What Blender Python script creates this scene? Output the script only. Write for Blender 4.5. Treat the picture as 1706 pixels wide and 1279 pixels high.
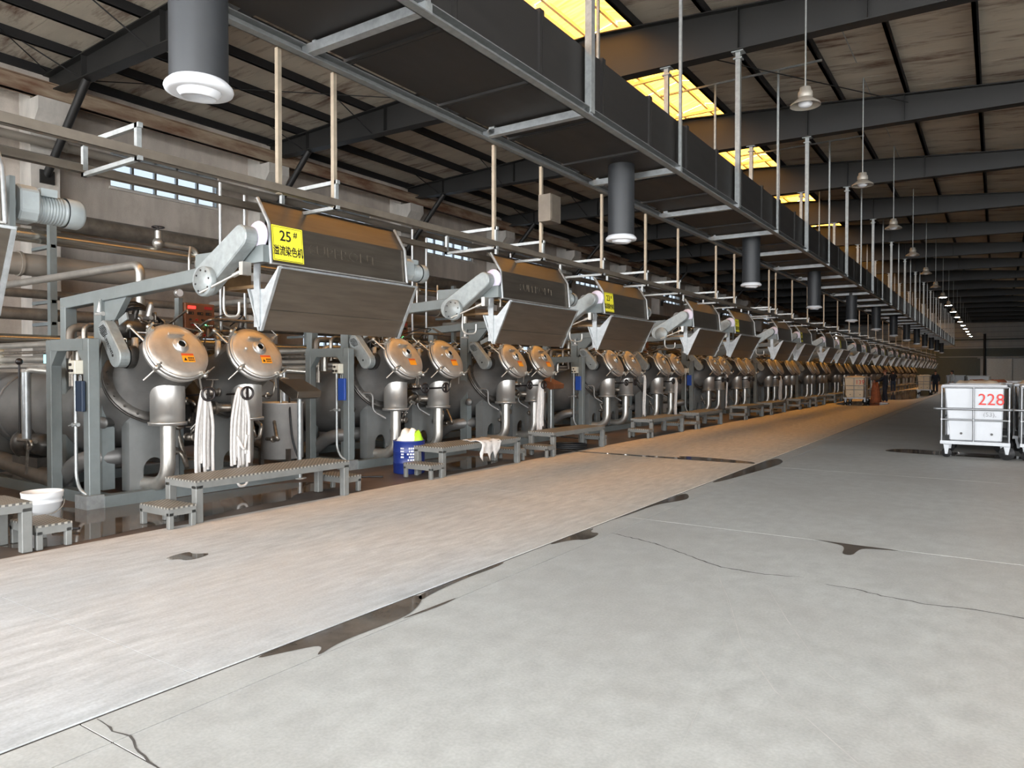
import bpy, math, random
from mathutils import Vector, Matrix
PI = math.pi
rnd = random.Random(7)
S = bpy.context.scene
for o in list(bpy.data.objects): bpy.data.objects.remove(o)
C = S.collection

# ------------------------------------------------------------------ camera, sky, sun, exposure
cam = bpy.data.cameras.new('camera'); camo = bpy.data.objects.new('camera', cam); C.objects.link(camo)
cam.sensor_width = 36.0; cam.lens = 1200.0 / 1706.0 * 36.0; cam.clip_start = .05; cam.clip_end = 400
camo.location = (0, 0, 1.6); camo.rotation_euler = (math.radians(90 - .931), 0, math.radians(33.92))
S.camera = camo
S.view_settings.view_transform = 'Standard'; S.view_settings.look = 'None'
S.view_settings.gamma = 1.0; S.view_settings.use_curve_mapping = False
S.view_settings.exposure = 0.45
W = bpy.data.worlds.new('sky'); S.world = W; W.use_nodes = True
bg = W.node_tree.nodes['Background']; bg.inputs[0].default_value = (.955, .975, 1.0, 1); bg.inputs[1].default_value = 12.0
sun = bpy.data.lights.new('sun', 'SUN'); sun.energy = 9.0; sun.angle = .02; sun.color = (1, .95, .86)
suno = bpy.data.objects.new('sun', sun); C.objects.link(suno)
suno.rotation_euler = Vector((-.25, -.45, -.86)).to_track_quat('-Z', 'Y').to_euler()
DOOR = (-17.5, 12.0, 7.2, -9.0)                          # the open loading side behind the camera: x0, x1, height, y
pl = bpy.data.lights.new('door_portal', 'AREA'); pl.shape = 'RECTANGLE'; pl.size = DOOR[1] - DOOR[0]; pl.size_y = DOOR[2]
pl.cycles.is_portal = True
plo = bpy.data.objects.new('door_portal', pl); C.objects.link(plo)
plo.location = ((DOOR[0] + DOOR[1]) / 2, DOOR[3], DOOR[2] / 2); plo.rotation_euler = (PI / 2, 0, 0)

SIDE = (-7.5, 7.5, 5.2)                                  # open loading bay in the right wall, out of frame: y0, y1, height
pl2 = bpy.data.lights.new('side_portal', 'AREA'); pl2.shape = 'RECTANGLE'; pl2.size = SIDE[2]; pl2.size_y = SIDE[1] - SIDE[0]; pl2.cycles.is_portal = True
plo2 = bpy.data.objects.new('side_portal', pl2); C.objects.link(plo2)
plo2.location = (14.0, (SIDE[0] + SIDE[1]) / 2, SIDE[2] / 2); plo2.rotation_euler = (0, PI / 2, 0)

# ------------------------------------------------------------------ materials
def srgb(r, g, b):
    f = lambda c: (c / 12.92 if c <= .04045 else ((c + .055) / 1.055) ** 2.4)
    return (f(r / 255), f(g / 255), f(b / 255), 1)
M = {}
def mat(name, col, rough=.5, metal=0.0, var=.12, scale=6.0, stretch=(1, 1, 1), col2=None, bump=0.0, rvar=.1, coords='Object', detail=5, spec=.5, lo=.35, hi=.65):
    m = bpy.data.materials.new(name); m.use_nodes = True; nt = m.node_tree; N = nt.nodes; L = nt.links
    b = N['Principled BSDF']
    b.inputs['Metallic'].default_value = metal; b.inputs['Roughness'].default_value = rough
    b.inputs['Specular IOR Level'].default_value = spec
    c2 = col2 or tuple(c * (1 - var * 2) for c in col[:3]) + (1,)
    if coords == 'World':
        g = N.new('ShaderNodeNewGeometry'); src = g.outputs['Position']
    else:
        g = N.new('ShaderNodeTexCoord'); src = g.outputs['Object']
    mp = N.new('ShaderNodeMapping'); mp.inputs['Scale'].default_value = stretch; L.new(src, mp.inputs[0])
    nz = N.new('ShaderNodeTexNoise'); nz.inputs['Scale'].default_value = scale; nz.inputs['Detail'].default_value = detail
    nz.inputs['Roughness'].default_value = .6; L.new(mp.outputs[0], nz.inputs['Vector'])
    rp = N.new('ShaderNodeValToRGB'); rp.color_ramp.elements[0].position = lo; rp.color_ramp.elements[1].position = hi
    rp.color_ramp.elements[0].color = c2; rp.color_ramp.elements[1].color = col
    L.new(nz.outputs['Fac'], rp.inputs[0]); L.new(rp.outputs[0], b.inputs['Base Color'])
    if rvar:
        mr = N.new('ShaderNodeMapRange'); mr.inputs[3].default_value = max(.02, rough - rvar); mr.inputs[4].default_value = min(1, rough + rvar)
        L.new(nz.outputs['Fac'], mr.inputs[0]); L.new(mr.outputs[0], b.inputs['Roughness'])
    if bump:
        bp = N.new('ShaderNodeBump'); bp.inputs['Strength'].default_value = bump; bp.inputs['Distance'].default_value = .02
        L.new(nz.outputs['Fac'], bp.inputs['Height']); L.new(bp.outputs[0], b.inputs['Normal'])
    M[name] = m; return m
def emit(name, col, s):
    m = bpy.data.materials.new(name); m.use_nodes = True; b = m.node_tree.nodes['Principled BSDF']
    b.inputs['Base Color'].default_value = col; b.inputs['Emission Color'].default_value = col; b.inputs['Emission Strength'].default_value = s
    M[name] = m; return m

def concrete(name, ca, cb, cstain, scale, stretch, rough, stain_lo, stain_hi):
    m = mat(name, ca, rough, 0, col2=cb, scale=scale, stretch=stretch, coords='World', bump=.12, detail=8, lo=.3, hi=.7)
    nt = m.node_tree; N = nt.nodes; L = nt.links; b = N['Principled BSDF']
    g = N.new('ShaderNodeNewGeometry'); n2 = N.new('ShaderNodeTexNoise'); n2.inputs['Scale'].default_value = .55; n2.inputs['Detail'].default_value = 7
    n2.inputs['Roughness'].default_value = .65
    L.new(g.outputs['Position'], n2.inputs['Vector'])
    r2 = N.new('ShaderNodeMapRange'); r2.inputs[1].default_value = stain_lo; r2.inputs[2].default_value = stain_hi
    L.new(n2.outputs['Fac'], r2.inputs[0])
    n3 = N.new('ShaderNodeTexNoise'); n3.inputs['Scale'].default_value = 60; n3.inputs['Detail'].default_value = 3; L.new(g.outputs['Position'], n3.inputs['Vector'])
    r3 = N.new('ShaderNodeMapRange'); r3.inputs[1].default_value = .3; r3.inputs[2].default_value = .7; r3.inputs[3].default_value = .9; r3.inputs[4].default_value = 1.06
    L.new(n3.outputs['Fac'], r3.inputs[0])
    mx = N.new('ShaderNodeMix'); mx.data_type = 'RGBA'; L.new(r2.outputs[0], mx.inputs[0])
    src = b.inputs['Base Color'].links[0].from_socket
    L.new(src, mx.inputs[6]); mx.inputs[7].default_value = cstain
    mm = N.new('ShaderNodeMix'); mm.data_type = 'RGBA'; mm.blend_type = 'MULTIPLY'; mm.inputs[0].default_value = 1
    L.new(mx.outputs[2], mm.inputs[6]); L.new(r3.outputs[0], mm.inputs[7]); L.new(mm.outputs[2], b.inputs['Base Color'])
    return m
concrete('concrete_grey', srgb(186, 187, 184), srgb(168, 168, 165), srgb(166, 164, 160), 7.0, (1.0, .7, 1), .62, .45, .75)
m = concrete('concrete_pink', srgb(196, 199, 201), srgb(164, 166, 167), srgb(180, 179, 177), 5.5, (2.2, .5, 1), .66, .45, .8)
# lane down the hall: tan staining, brightened with warm light painted into the colour
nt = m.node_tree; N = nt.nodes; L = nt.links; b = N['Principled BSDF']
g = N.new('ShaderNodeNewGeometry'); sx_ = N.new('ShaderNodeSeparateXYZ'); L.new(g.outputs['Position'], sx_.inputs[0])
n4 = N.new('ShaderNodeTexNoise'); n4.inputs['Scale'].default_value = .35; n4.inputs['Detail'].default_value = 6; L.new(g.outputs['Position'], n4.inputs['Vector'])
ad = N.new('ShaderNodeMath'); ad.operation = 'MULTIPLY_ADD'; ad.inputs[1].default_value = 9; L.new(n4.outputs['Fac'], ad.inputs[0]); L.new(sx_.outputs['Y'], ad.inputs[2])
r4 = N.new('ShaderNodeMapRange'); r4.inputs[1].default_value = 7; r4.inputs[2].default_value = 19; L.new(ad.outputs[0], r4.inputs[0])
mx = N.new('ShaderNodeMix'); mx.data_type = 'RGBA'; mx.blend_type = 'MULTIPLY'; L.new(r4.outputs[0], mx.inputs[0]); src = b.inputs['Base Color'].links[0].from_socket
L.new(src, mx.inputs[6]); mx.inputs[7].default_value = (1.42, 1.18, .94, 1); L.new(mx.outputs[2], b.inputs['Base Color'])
concrete('concrete_brown', srgb(120, 100, 84), srgb(84, 70, 60), srgb(66, 56, 50), 2.4, (1, .5, 1), .5, .4, .62)
mat('subfloor', srgb(62, 58, 54), .9)
mat('water', srgb(108, 99, 90), .06, 0, var=.25, scale=3, rvar=.03, coords='World', spec=.6)
mat('wet_stain', srgb(92, 84, 77), .35, 0, var=.12, scale=6, rvar=.1, coords='World')
mat('crack', srgb(84, 80, 76), .95, coords='World')
mat('scratch', srgb(198, 196, 192), .8, coords='World')
concrete('wall_concrete', srgb(192, 182, 172), srgb(160, 151, 142), srgb(146, 136, 126), 1.6, (1, 1.2, .28), .85, .48, .72)
mat('column_concrete', srgb(192, 186, 178), .85, 0, var=.14, scale=2.5, stretch=(1, 1, .4), coords='World', bump=.1)
mat('end_wall', srgb(176, 178, 178), .7, 0, var=.06, scale=1.5, stretch=(1, 1, .3), coords='World')
mat('end_wall_dark', srgb(84, 94, 93), .7, 0, var=.06, coords='World')
mat('sliding_door', srgb(196, 206, 212), .5, 0, var=.05, coords='World')
m = mat('roof_panel', srgb(196, 186, 170), .75, 0, var=.08, scale=1.6, coords='World', stretch=(.5, 1.6, 1))
nt = m.node_tree; N = nt.nodes; L = nt.links; b = N['Principled BSDF']
g = N.new('ShaderNodeNewGeometry'); mp = N.new('ShaderNodeMapping'); mp.inputs['Scale'].default_value = (.5, 2.6, 1); L.new(g.outputs['Position'], mp.inputs[0])
n2 = N.new('ShaderNodeTexNoise'); n2.inputs['Scale'].default_value = .9; n2.inputs['Detail'].default_value = 6; n2.inputs['Roughness'].default_value = .7; L.new(mp.outputs[0], n2.inputs['Vector'])
r2 = N.new('ShaderNodeMapRange'); r2.inputs[1].default_value = .52; r2.inputs[2].default_value = .70; L.new(n2.outputs['Fac'], r2.inputs[0])
mx = N.new('ShaderNodeMix'); mx.data_type = 'RGBA'; L.new(r2.outputs[0], mx.inputs[0]); src = b.inputs['Base Color'].links[0].from_socket
L.new(src, mx.inputs[6]); mx.inputs[7].default_value = srgb(88, 52, 36); L.new(mx.outputs[2], b.inputs['Base Color'])
mat('roof_beam', srgb(31, 30, 29), .55, .0, var=.1, scale=2)
mat('purlin', srgb(24, 23, 24), .6, .0, var=.1)
mat('eave_rust', srgb(150, 134, 114), .8, 0, col2=srgb(98, 66, 46), scale=2.2, coords='World', stretch=(1, .4, 2))
m = bpy.data.materials.new('skylight_sheet'); m.use_nodes = True; nt = m.node_tree; nt.nodes.clear(); M['skylight_sheet'] = m
o_ = nt.nodes.new('ShaderNodeOutputMaterial'); tr = nt.nodes.new('ShaderNodeBsdfTranslucent'); nt.links.new(tr.outputs[0], o_.inputs[0])
g = nt.nodes.new('ShaderNodeNewGeometry'); mp = nt.nodes.new('ShaderNodeMapping'); mp.inputs['Scale'].default_value = (1, 9, 1); nt.links.new(g.outputs['Position'], mp.inputs[0])
nz = nt.nodes.new('ShaderNodeTexNoise'); nz.inputs['Scale'].default_value = 1.5; nz.inputs['Detail'].default_value = 4; nt.links.new(mp.outputs[0], nz.inputs['Vector'])
rp = nt.nodes.new('ShaderNodeValToRGB'); rp.color_ramp.elements[0].position = .3; rp.color_ramp.elements[1].position = .7
rp.color_ramp.elements[0].color = (.29, .112, .012, 1); rp.color_ramp.elements[1].color = (.38, .185, .028, 1)
nt.links.new(nz.outputs['Fac'], rp.inputs[0]); nt.links.new(rp.outputs[0], tr.inputs[0])
mat('skylight_curb', srgb(232, 228, 218), .6, 0, var=.05)
mat('galvanised', srgb(168, 172, 172), .42, .55, var=.12, scale=14)
mat('galvanised_plate', srgb(176, 180, 182), .38, .6, var=.14, scale=9)
mat('rail_steel', srgb(134, 136, 136), .5, .4, var=.12, scale=10)
mat('hanger_tan', srgb(160, 148, 130), .5, .3, var=.1, scale=8)
mat('duct_black', srgb(38, 36, 35), .6, 0, var=.1, scale=4, stretch=(1, .3, 1))
mat('nozzle_black', srgb(46, 48, 51), .5, 0, var=.05)
mat('white_plastic', srgb(208, 210, 214), .4, 0, var=.03)
mat('cap_lavender', srgb(196, 190, 206), .45, 0, var=.06)
mat('steel_barrel', srgb(130, 129, 127), .5, .6, var=.14, scale=3, stretch=(.6, 1, 1))
mat('steel_bright', srgb(200, 198, 194), .42, .8, var=.1, scale=5, stretch=(1, 1, .3))
mat('steel_lid', srgb(206, 198, 188), .48, .8, var=.1, scale=6)
mat('steel_tank', srgb(196, 194, 190), .45, .45, var=.08, scale=4)
mat('steel_dark', srgb(104, 101, 97), .45, .75, var=.2, scale=7)
mat('steel_hood', srgb(122, 114, 104), .36, .82, var=.12, scale=5, stretch=(1, .25, 3))
mat('steel_pipe', srgb(190, 187, 180), .36, .8, var=.12, scale=4)
mat('steel_clutter', srgb(156, 148, 138), .35, .8, var=.25, scale=18)
mat('frame_paint', srgb(113, 120, 120), .45, .1, var=.08, scale=5)
mat('bench_paint', srgb(116, 117, 114), .5, .1, var=.1, scale=6)
mat('saddle_paint', srgb(122, 124, 123), .5, .3, var=.07, scale=4)
mat('cover_paint', srgb(146, 152, 152), .42, .25, var=.12, scale=12)
mat('motor_paint', srgb(150, 157, 158), .45, .1, var=.07, scale=9)
mat('black_rubber', srgb(26, 26, 27), .55, 0, var=.1)
mat('dark_glass', srgb(18, 22, 21), .08, 0, rvar=0)
mat('panel_brown', srgb(128, 80, 52), .5, .2, var=.12)
emit('display_red', (1, .04, .03, 1), 1.6); emit('lamp_green', (.15, 1, .35, 1), 3.0); emit('screen_cyan', (.35, .75, .8, 1), .6)
mat('button_red', srgb(170, 40, 34), .4); mat('button_dark', srgb(34, 26, 24), .4)
mat('warning_orange', srgb(232, 150, 30), .5, 0, var=.05); mat('warning_red', srgb(196, 74, 34), .5, 0, var=.05); mat('print_black', srgb(24, 22, 20), .6)
mat('sign_yellow', srgb(236, 224, 60), .45, 0, var=.02)
mat('wheel_black', srgb(30, 24, 24), .4)
mat('cloth_white', srgb(206, 202, 198), .85, 0, var=.08, scale=20)
mat('folder_blue', srgb(36, 74, 160), .45, 0, var=.05); mat('folder_dark', srgb(26, 44, 66), .5, 0, var=.05)
mat('box_cream', srgb(206, 204, 190), .55, 0, var=.04)
mat('pipe_insulation', srgb(150, 142, 132), .5, .35, var=.12, scale=3, stretch=(1, .4, 1), coords='World')
mat('pipe_silver', srgb(196, 192, 182), .24, .9, var=.12, scale=3, coords='World', stretch=(1, .3, 1))
mat('pipe_brass', srgb(140, 112, 80), .38, .6, var=.14, scale=5, coords='World')
mat('pipe_grime', srgb(120, 112, 102), .5, .4, var=.2, scale=5, coords='World')
mat('tray_steel', srgb(112, 103, 92), .5, .35, var=.14, scale=5)
mat('drum_blue', srgb(24, 44, 112), .4, 0, var=.06); mat('print_white', srgb(226, 228, 232), .5)
mat('bag_white', srgb(232, 232, 224), .5, 0, var=.06, scale=20); mat('bag_green', srgb(160, 210, 40), .5, 0, var=.1)
mat('bucket_white', srgb(214, 216, 218), .35, 0, var=.02)
mat('tub_white', srgb(182, 185, 189), .4, 0, var=.03, scale=3); mat('paint_red', srgb(206, 50, 44), .6, 0, var=.12, scale=30)
mat('cart_tube', srgb(140, 142, 144), .38, .6, var=.08, scale=8)
mat('ink_grey', srgb(150, 152, 154), .7)
mat('tub_beige', srgb(206, 186, 156), .5, 0, var=.05)
mat('fabric_beige', srgb(206, 190, 168), .9, 0, var=.12, scale=6); mat('fabric_red', srgb(150, 84, 52), .9, 0, var=.2, scale=6)
mat('lamp_shade', srgb(172, 166, 156), .45, .3, var=.08)
emit('lamp_lit', (1, .98, .95, 1), 70.0)
mat('cloth_dark', srgb(28, 29, 40), .9, 0, var=.15); mat('cloth_grey', srgb(188, 190, 190), .9); mat('cloth_jeans', srgb(48, 58, 76), .9)
mat('skin', srgb(176, 124, 98), .6, 0, var=.04); mat('hair_black', srgb(24, 20, 18), .7); mat('hair_brown', srgb(110, 60, 36), .7); mat('shoe_white', srgb(200, 202, 204), .6)
mat('arrow_red', srgb(170, 40, 46), .5)
# perforated bench tread: regular dark studs
m = mat('tread', srgb(164, 160, 150), .5, .35, var=.12, scale=6)
nt = m.node_tree; N = nt.nodes; L = nt.links; b = N['Principled BSDF']
tc = N.new('ShaderNodeTexCoord'); vo = N.new('ShaderNodeTexVoronoi'); vo.inputs['Scale'].default_value = 26; vo.inputs['Randomness'].default_value = 0; vo.voronoi_dimensions = '2D'
mp = N.new('ShaderNodeMapping'); mp.inputs['Rotation'].default_value = (0, 0, PI / 4); L.new(tc.outputs['Object'], mp.inputs[0])
L.new(mp.outputs[0], vo.inputs['Vector']); r2 = N.new('ShaderNodeMapRange'); r2.inputs[1].default_value = .30; r2.inputs[2].default_value = .40; L.new(vo.outputs['Distance'], r2.inputs[0])
mx = N.new('ShaderNodeMix'); mx.data_type = 'RGBA'; L.new(r2.outputs[0], mx.inputs[0]); src = b.inputs['Base Color'].links[0].from_socket
mx.inputs[6].default_value = srgb(84, 82, 78); L.new(src, mx.inputs[7]); L.new(mx.outputs[2], b.inputs['Base Color'])
# dirty window glass
m = bpy.data.materials.new('window_glass'); m.use_nodes = True; nt = m.node_tree; nt.nodes.clear(); M['window_glass'] = m
o_ = nt.nodes.new('ShaderNodeOutputMaterial'); t_ = nt.nodes.new('ShaderNodeBsdfTransparent'); t_.inputs[0].default_value = (.24, .26, .28, 1)
gl = nt.nodes.new('ShaderNodeBsdfGlossy'); gl.inputs['Roughness'].default_value = .1; ms = nt.nodes.new('ShaderNodeMixShader'); ms.inputs[0].default_value = .06
nt.links.new(t_.outputs[0], ms.inputs[1]); nt.links.new(gl.outputs[0], ms.inputs[2]); nt.links.new(ms.outputs[0], o_.inputs[0])

# ------------------------------------------------------------------ mesh builder
def V(*a): return Vector(a)
def fillet(pts, r, n=6):
    pts = [Vector(p) for p in pts]; out = [pts[0]]
    for i in range(1, len(pts) - 1):
        a, p, c = pts[i - 1], pts[i], pts[i + 1]
        da, dc = (a - p), (c - p); k = min(r, da.length * .49, dc.length * .49)
        A, B = p + da.normalized() * k, p + dc.normalized() * k
        for j in range(n + 1):
            t = j / n; out.append(A * (1 - t) ** 2 + p * 2 * t * (1 - t) + B * t * t)
    out.append(pts[-1]); return out
class MB:
    def __init__(s): s.v = []; s.f = []; s.sm = []
    def add(s, vs, fs, sm=False):
        k = len(s.v); s.v += [tuple(x) for x in vs]
        for f in fs: s.f.append(tuple(i + k for i in f)); s.sm.append(sm)
        return s
    def box(s, x0, x1, y0, y1, z0, z1):
        x0, x1 = sorted((x0, x1)); y0, y1 = sorted((y0, y1)); z0, z1 = sorted((z0, z1))
        v = [(x, y, z) for z in (z0, z1) for y in (y0, y1) for x in (x0, x1)]
        return s.add(v, [(0, 2, 3, 1), (4, 5, 7, 6), (0, 1, 5, 4), (2, 6, 7, 3), (0, 4, 6, 2), (1, 3, 7, 5)])
    def beam(s, p0, p1, w, h, up=(0, 0, 1)):
        p0, p1 = Vector(p0), Vector(p1); d = (p1 - p0).normalized(); u = Vector(up)
        if abs(d.dot(u)) > .99: u = V(1, 0, 0)
        a = d.cross(u).normalized(); b = a.cross(d).normalized(); a = a * w / 2; b = b * h / 2
        v = [p + a * i + b * j for p in (p0, p1) for i, j in ((-1, -1), (1, -1), (1, 1), (-1, 1))]
        return s.add(v, [(3, 2, 1, 0), (4, 5, 6, 7), (0, 1, 5, 4), (1, 2, 6, 5), (2, 3, 7, 6), (3, 0, 4, 7)])
    def tube(s, pts, r, seg=10, caps=True, sm=True):
        pts = [Vector(p) for p in pts]; n = len(pts); rs = r if isinstance(r, (list, tuple)) else [r] * n
        d0 = (pts[1] - pts[0]).normalized(); u = V(0, 0, 1) if abs(d0.z) < .9 else V(1, 0, 0)
        a = d0.cross(u).normalized(); vs = []
        for i in range(n):
            d = ((pts[min(i + 1, n - 1)] - pts[i]).normalized() + (pts[i] - pts[max(i - 1, 0)]).normalized())
            d = d.normalized() if d.length > 1e-6 else d0
            a = (a - d * a.dot(d)).normalized(); b = d.cross(a)
            for k in range(seg):
                t = 2 * PI * k / seg; vs.append(pts[i] + (a * math.cos(t) + b * math.sin(t)) * rs[i])
        fs = []
        for i in range(n - 1):
            for k in range(seg):
                k2 = (k + 1) % seg; fs.append((i * seg + k, i * seg + k2, (i + 1) * seg + k2, (i + 1) * seg + k))
        s.add(vs, fs, sm)
        if caps:
            s.add(vs[:seg], [tuple(reversed(range(seg)))]); s.add(vs[-seg:], [tuple(range(seg))])
        return s
    def cyl(s, p0, p1, r, r2=None, seg=14): return s.tube([p0, p1], [r, r if r2 is None else r2], seg)
    def lathe(s, o, axis, prof, seg=24, sm=True):
        o = Vector(o); d = Vector(axis).normalized(); u = V(0, 0, 1) if abs(d.z) < .9 else V(1, 0, 0)
        a = d.cross(u).normalized(); b = d.cross(a); vs = []; fs = []
        for t, r in prof:
            for k in range(seg):
                q = 2 * PI * k / seg; vs.append(o + d * t + (a * math.cos(q) + b * math.sin(q)) * max(r, 1e-4))
        for i in range(len(prof) - 1):
            for k in range(seg):
                k2 = (k + 1) % seg; fs.append((i * seg + k, (i + 1) * seg + k, (i + 1) * seg + k2, i * seg + k2))
        return s.add(vs, fs, sm)
    def prism(s, poly, lo, hi, plane='xz'):
        n = len(poly)
        f = {'xz': lambda p, t: (p[0], t, p[1]), 'yz': lambda p, t: (t, p[0], p[1]), 'xy': lambda p, t: (p[0], p[1], t)}[plane]
        vs = [f(p, lo) for p in poly] + [f(p, hi) for p in poly]
        fs = [tuple(range(n)), tuple(reversed(range(n, 2 * n)))] + [((i + 1) % n, i, n + i, n + (i + 1) % n) for i in range(n)]
        return s.add(vs, fs)
    def obround(s, a, ra, b, rb, y0, y1, n=10):
        a, b = Vector(a), Vector(b); d = (b - a); ang = math.atan2(d.y, d.x); k = math.acos(max(-1, min(1, (ra - rb) / d.length)))
        P = [(b.x + rb * math.cos(ang + k - 2 * k * i / n), b.y + rb * math.sin(ang + k - 2 * k * i / n)) for i in range(n + 1)]
        k2 = 2 * PI - 2 * k
        P += [(a.x + ra * math.cos(ang - k - k2 * i / n), a.y + ra * math.sin(ang - k - k2 * i / n)) for i in range(n + 1)]
        return s.prism(P, y0, y1, 'xz')
    def sphere(s, c, r, sc=(1, 1, 1), seg=14, rings=8):
        c = Vector(c); vs = []; fs = []
        for i in range(rings + 1):
            p = PI * i / rings
            for k in range(seg):
                q = 2 * PI * k / seg
                vs.append(c + V(r * sc[0] * math.sin(p) * math.cos(q), r * sc[1] * math.sin(p) * math.sin(q), r * sc[2] * math.cos(p)))
        for i in range(rings):
            for k in range(seg):
                k2 = (k + 1) % seg; fs.append((i * seg + k, (i + 1) * seg + k, (i + 1) * seg + k2, i * seg + k2))
        return s.add(vs, fs, True)
    def torus(s, c, axis, R, r, seg=18, k=6):
        c = Vector(c); d = Vector(axis).normalized(); u = V(0, 0, 1) if abs(d.z) < .9 else V(1, 0, 0)
        a = d.cross(u).normalized(); b = d.cross(a); vs = []; fs = []
        for i in range(seg):
            q = 2 * PI * i / seg; e = a * math.cos(q) + b * math.sin(q)
            for j in range(k):
                w = 2 * PI * j / k; vs.append(c + e * (R + r * math.cos(w)) + d * r * math.sin(w))
        for i in range(seg):
            for j in range(k):
                i2, j2 = (i + 1) % seg, (j + 1) % k; fs.append((i * k + j, i2 * k + j, i2 * k + j2, i * k + j2))
        return s.add(vs, fs, True)
    def mesh(s, name, m, org=(0, 0, 0)):
        me = bpy.data.meshes.new(name); ox, oy, oz = org
        me.from_pydata([(x - ox, y - oy, z - oz) for x, y, z in s.v], [], s.f)
        me.polygons.foreach_set('use_smooth', s.sm)
        me.materials.append(M[m]); me.update(); return me
def wloc(o):
    p = V(0, 0, 0)
    while o: p += o.location; o = o.parent
    return p
def obj(name, mb, m, parent=None, org=None, bev=0):
    base = wloc(parent) if parent else Vector(org or (0, 0, 0))
    o = bpy.data.objects.new(name, mb.mesh(name, m, base)); C.objects.link(o)
    if parent: o.parent = parent
    else: o.location = base
    if bev:
        bm = o.modifiers.new('bevel', 'BEVEL'); bm.width = bev; bm.segments = 1; bm.limit_method = 'ANGLE'
    return o
def tag(o, label, cat, group=None, kind=None):
    o['label'] = label; o['category'] = cat
    if group: o['group'] = group
    if kind: o['kind'] = kind
    return o
def thing(name, label, cat, loc, group=None, kind=None):
    o = bpy.data.objects.new(name, None); C.objects.link(o); o.location = loc; o.empty_display_size = .2
    return tag(o, label, cat, group, kind)
def copy_tree(o, loc, keep=None, parent=None):
    c = o.copy(); C.objects.link(c); c.parent = parent
    if parent is None: c.location = loc
    for ch in KIDS.get(o.name, []):
        if keep is None or keep(ch): copy_tree(ch, None, keep, c)
    return c
KIDS = {}
def index_kids():
    KIDS.clear()
    for o in bpy.data.objects:
        if o.parent: KIDS.setdefault(o.parent.name, []).append(o)
def text_mb(body, size, depth=.002, frame=None, bold=0.0):
    """flat lettering; frame maps (u, v, w) to the scene"""
    cu = bpy.data.curves.new('lettering', 'FONT'); cu.body = body; cu.size = size; cu.align_x = 'CENTER'; cu.align_y = 'CENTER'; cu.extrude = depth; cu.resolution_u = 3; cu.offset = bold
    t = bpy.data.objects.new('lettering', cu); C.objects.link(t); dg = bpy.context.evaluated_depsgraph_get()
    me = bpy.data.meshes.new_from_object(t.evaluated_get(dg)); mb = MB()
    mb.add([frame(*v.co) for v in me.vertices], [tuple(p.vertices) for p in me.polygons])
    bpy.data.objects.remove(t); bpy.data.curves.remove(cu); bpy.data.meshes.remove(me); return mb
ORD = 'first second third fourth fifth sixth seventh eighth ninth tenth eleventh twelfth thirteenth fourteenth fifteenth sixteenth seventeenth eighteenth nineteenth twentieth'.split()
ORD += ['twenty-' + x for x in ORD[:9]] + ['thirtieth']
def chaikin(P, n=2):
    for _ in range(n):
        Q = []
        for i in range(len(P)):
            a, b = P[i], P[(i + 1) % len(P)]
            Q += [(a[0] * .75 + b[0] * .25, a[1] * .75 + b[1] * .25), (a[0] * .25 + b[0] * .75, a[1] * .25 + b[1] * .75)]
        P = Q
    return P

Y0 = -9.2; YE = 108.0                                            # far end of the hall
# machine positions along the hall
DM = [0.32, 4.65]
for j in range(12): DM += [8.72 + 8.05 * j, 8.72 + 8.05 * j + 3.32]
BEAMS = [-4.2 + 6 * k for k in range(19)]
XL, XR = -18.4, 14.0
RX = -7.25                                            # ridge
def roof_z(x): return 8.94 - (.042 * (RX - x) if x < RX else .085 * (x - RX))
def beam_bot(x): return 7.72 - .016 * (x + 7)

# ------------------------------------------------------------------ floor
floor = obj('floor', MB().box(XL - .3, XR + .3, Y0, YE + .5, -.3, -.004), 'subfloor'); tag(floor, 'long concrete factory floor in cast slabs', 'floor', kind='structure')
GX = .008
ys = [Y0, 1.6, 7.3, 12.55] + [18.3 + 5.8 * k for k in range(16)]
ys = [y for y in ys if y < YE] + [YE]
for i in range(len(ys) - 1):
    obj('slab', MB().box(-3.155, XR, ys[i] + GX / 2, ys[i + 1] - GX / 2, -.03, 0), 'concrete_grey', floor)
    obj('slab', MB().box(-3.44, -3.163, ys[i] + GX / 2, ys[i + 1] - GX / 2, -.03, 0), 'concrete_grey', floor)
yl = [Y0, 2.2, 8.0, 14.0] + [20 + 6 * k for k in range(15)]
yl = [y for y in yl if y < YE] + [YE]
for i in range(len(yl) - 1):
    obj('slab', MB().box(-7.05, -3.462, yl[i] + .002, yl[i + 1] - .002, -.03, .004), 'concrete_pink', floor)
obj('machine_pit_floor', MB().box(XL, -7.055, Y0, YE, -.03, 0), 'concrete_brown', floor)
obj('yard_apron', MB().box(-40, 40, -40, Y0 - .15, -.05, -.005).box(XR + .35, 50, Y0 - .15, 60, -.05, -.005), 'concrete_grey', floor)
def ribbon(pts, w, z, name, m):
    mb = MB(); P = [Vector((p[0], p[1], z)) for p in pts]; fine = []
    for i in range(len(P) - 1):
        n = 6
        for k in range(n):
            q = P[i].lerp(P[i + 1], k / n); jit = 0 if name == 'scratch' else .012
            fine.append(q + V(rnd.uniform(-jit, jit), rnd.uniform(-jit, jit), 0))
    fine.append(P[-1]); L_, R_ = [], []
    for i, q in enumerate(fine):
        d = (fine[min(i + 1, len(fine) - 1)] - fine[max(i - 1, 0)]).normalized(); nrm = V(-d.y, d.x, 0)
        ww = w * rnd.uniform(.5, 1.2) / 2 * min(1, .3 + min(i, len(fine) - 1 - i) * .3)
        L_.append(q + nrm * ww); R_.append(q - nrm * ww)
    n = len(fine); mb.add(L_ + R_, [(n + i, n + i + 1, i + 1, i) for i in range(n - 1)])
    return obj(name, mb, m, floor)
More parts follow.
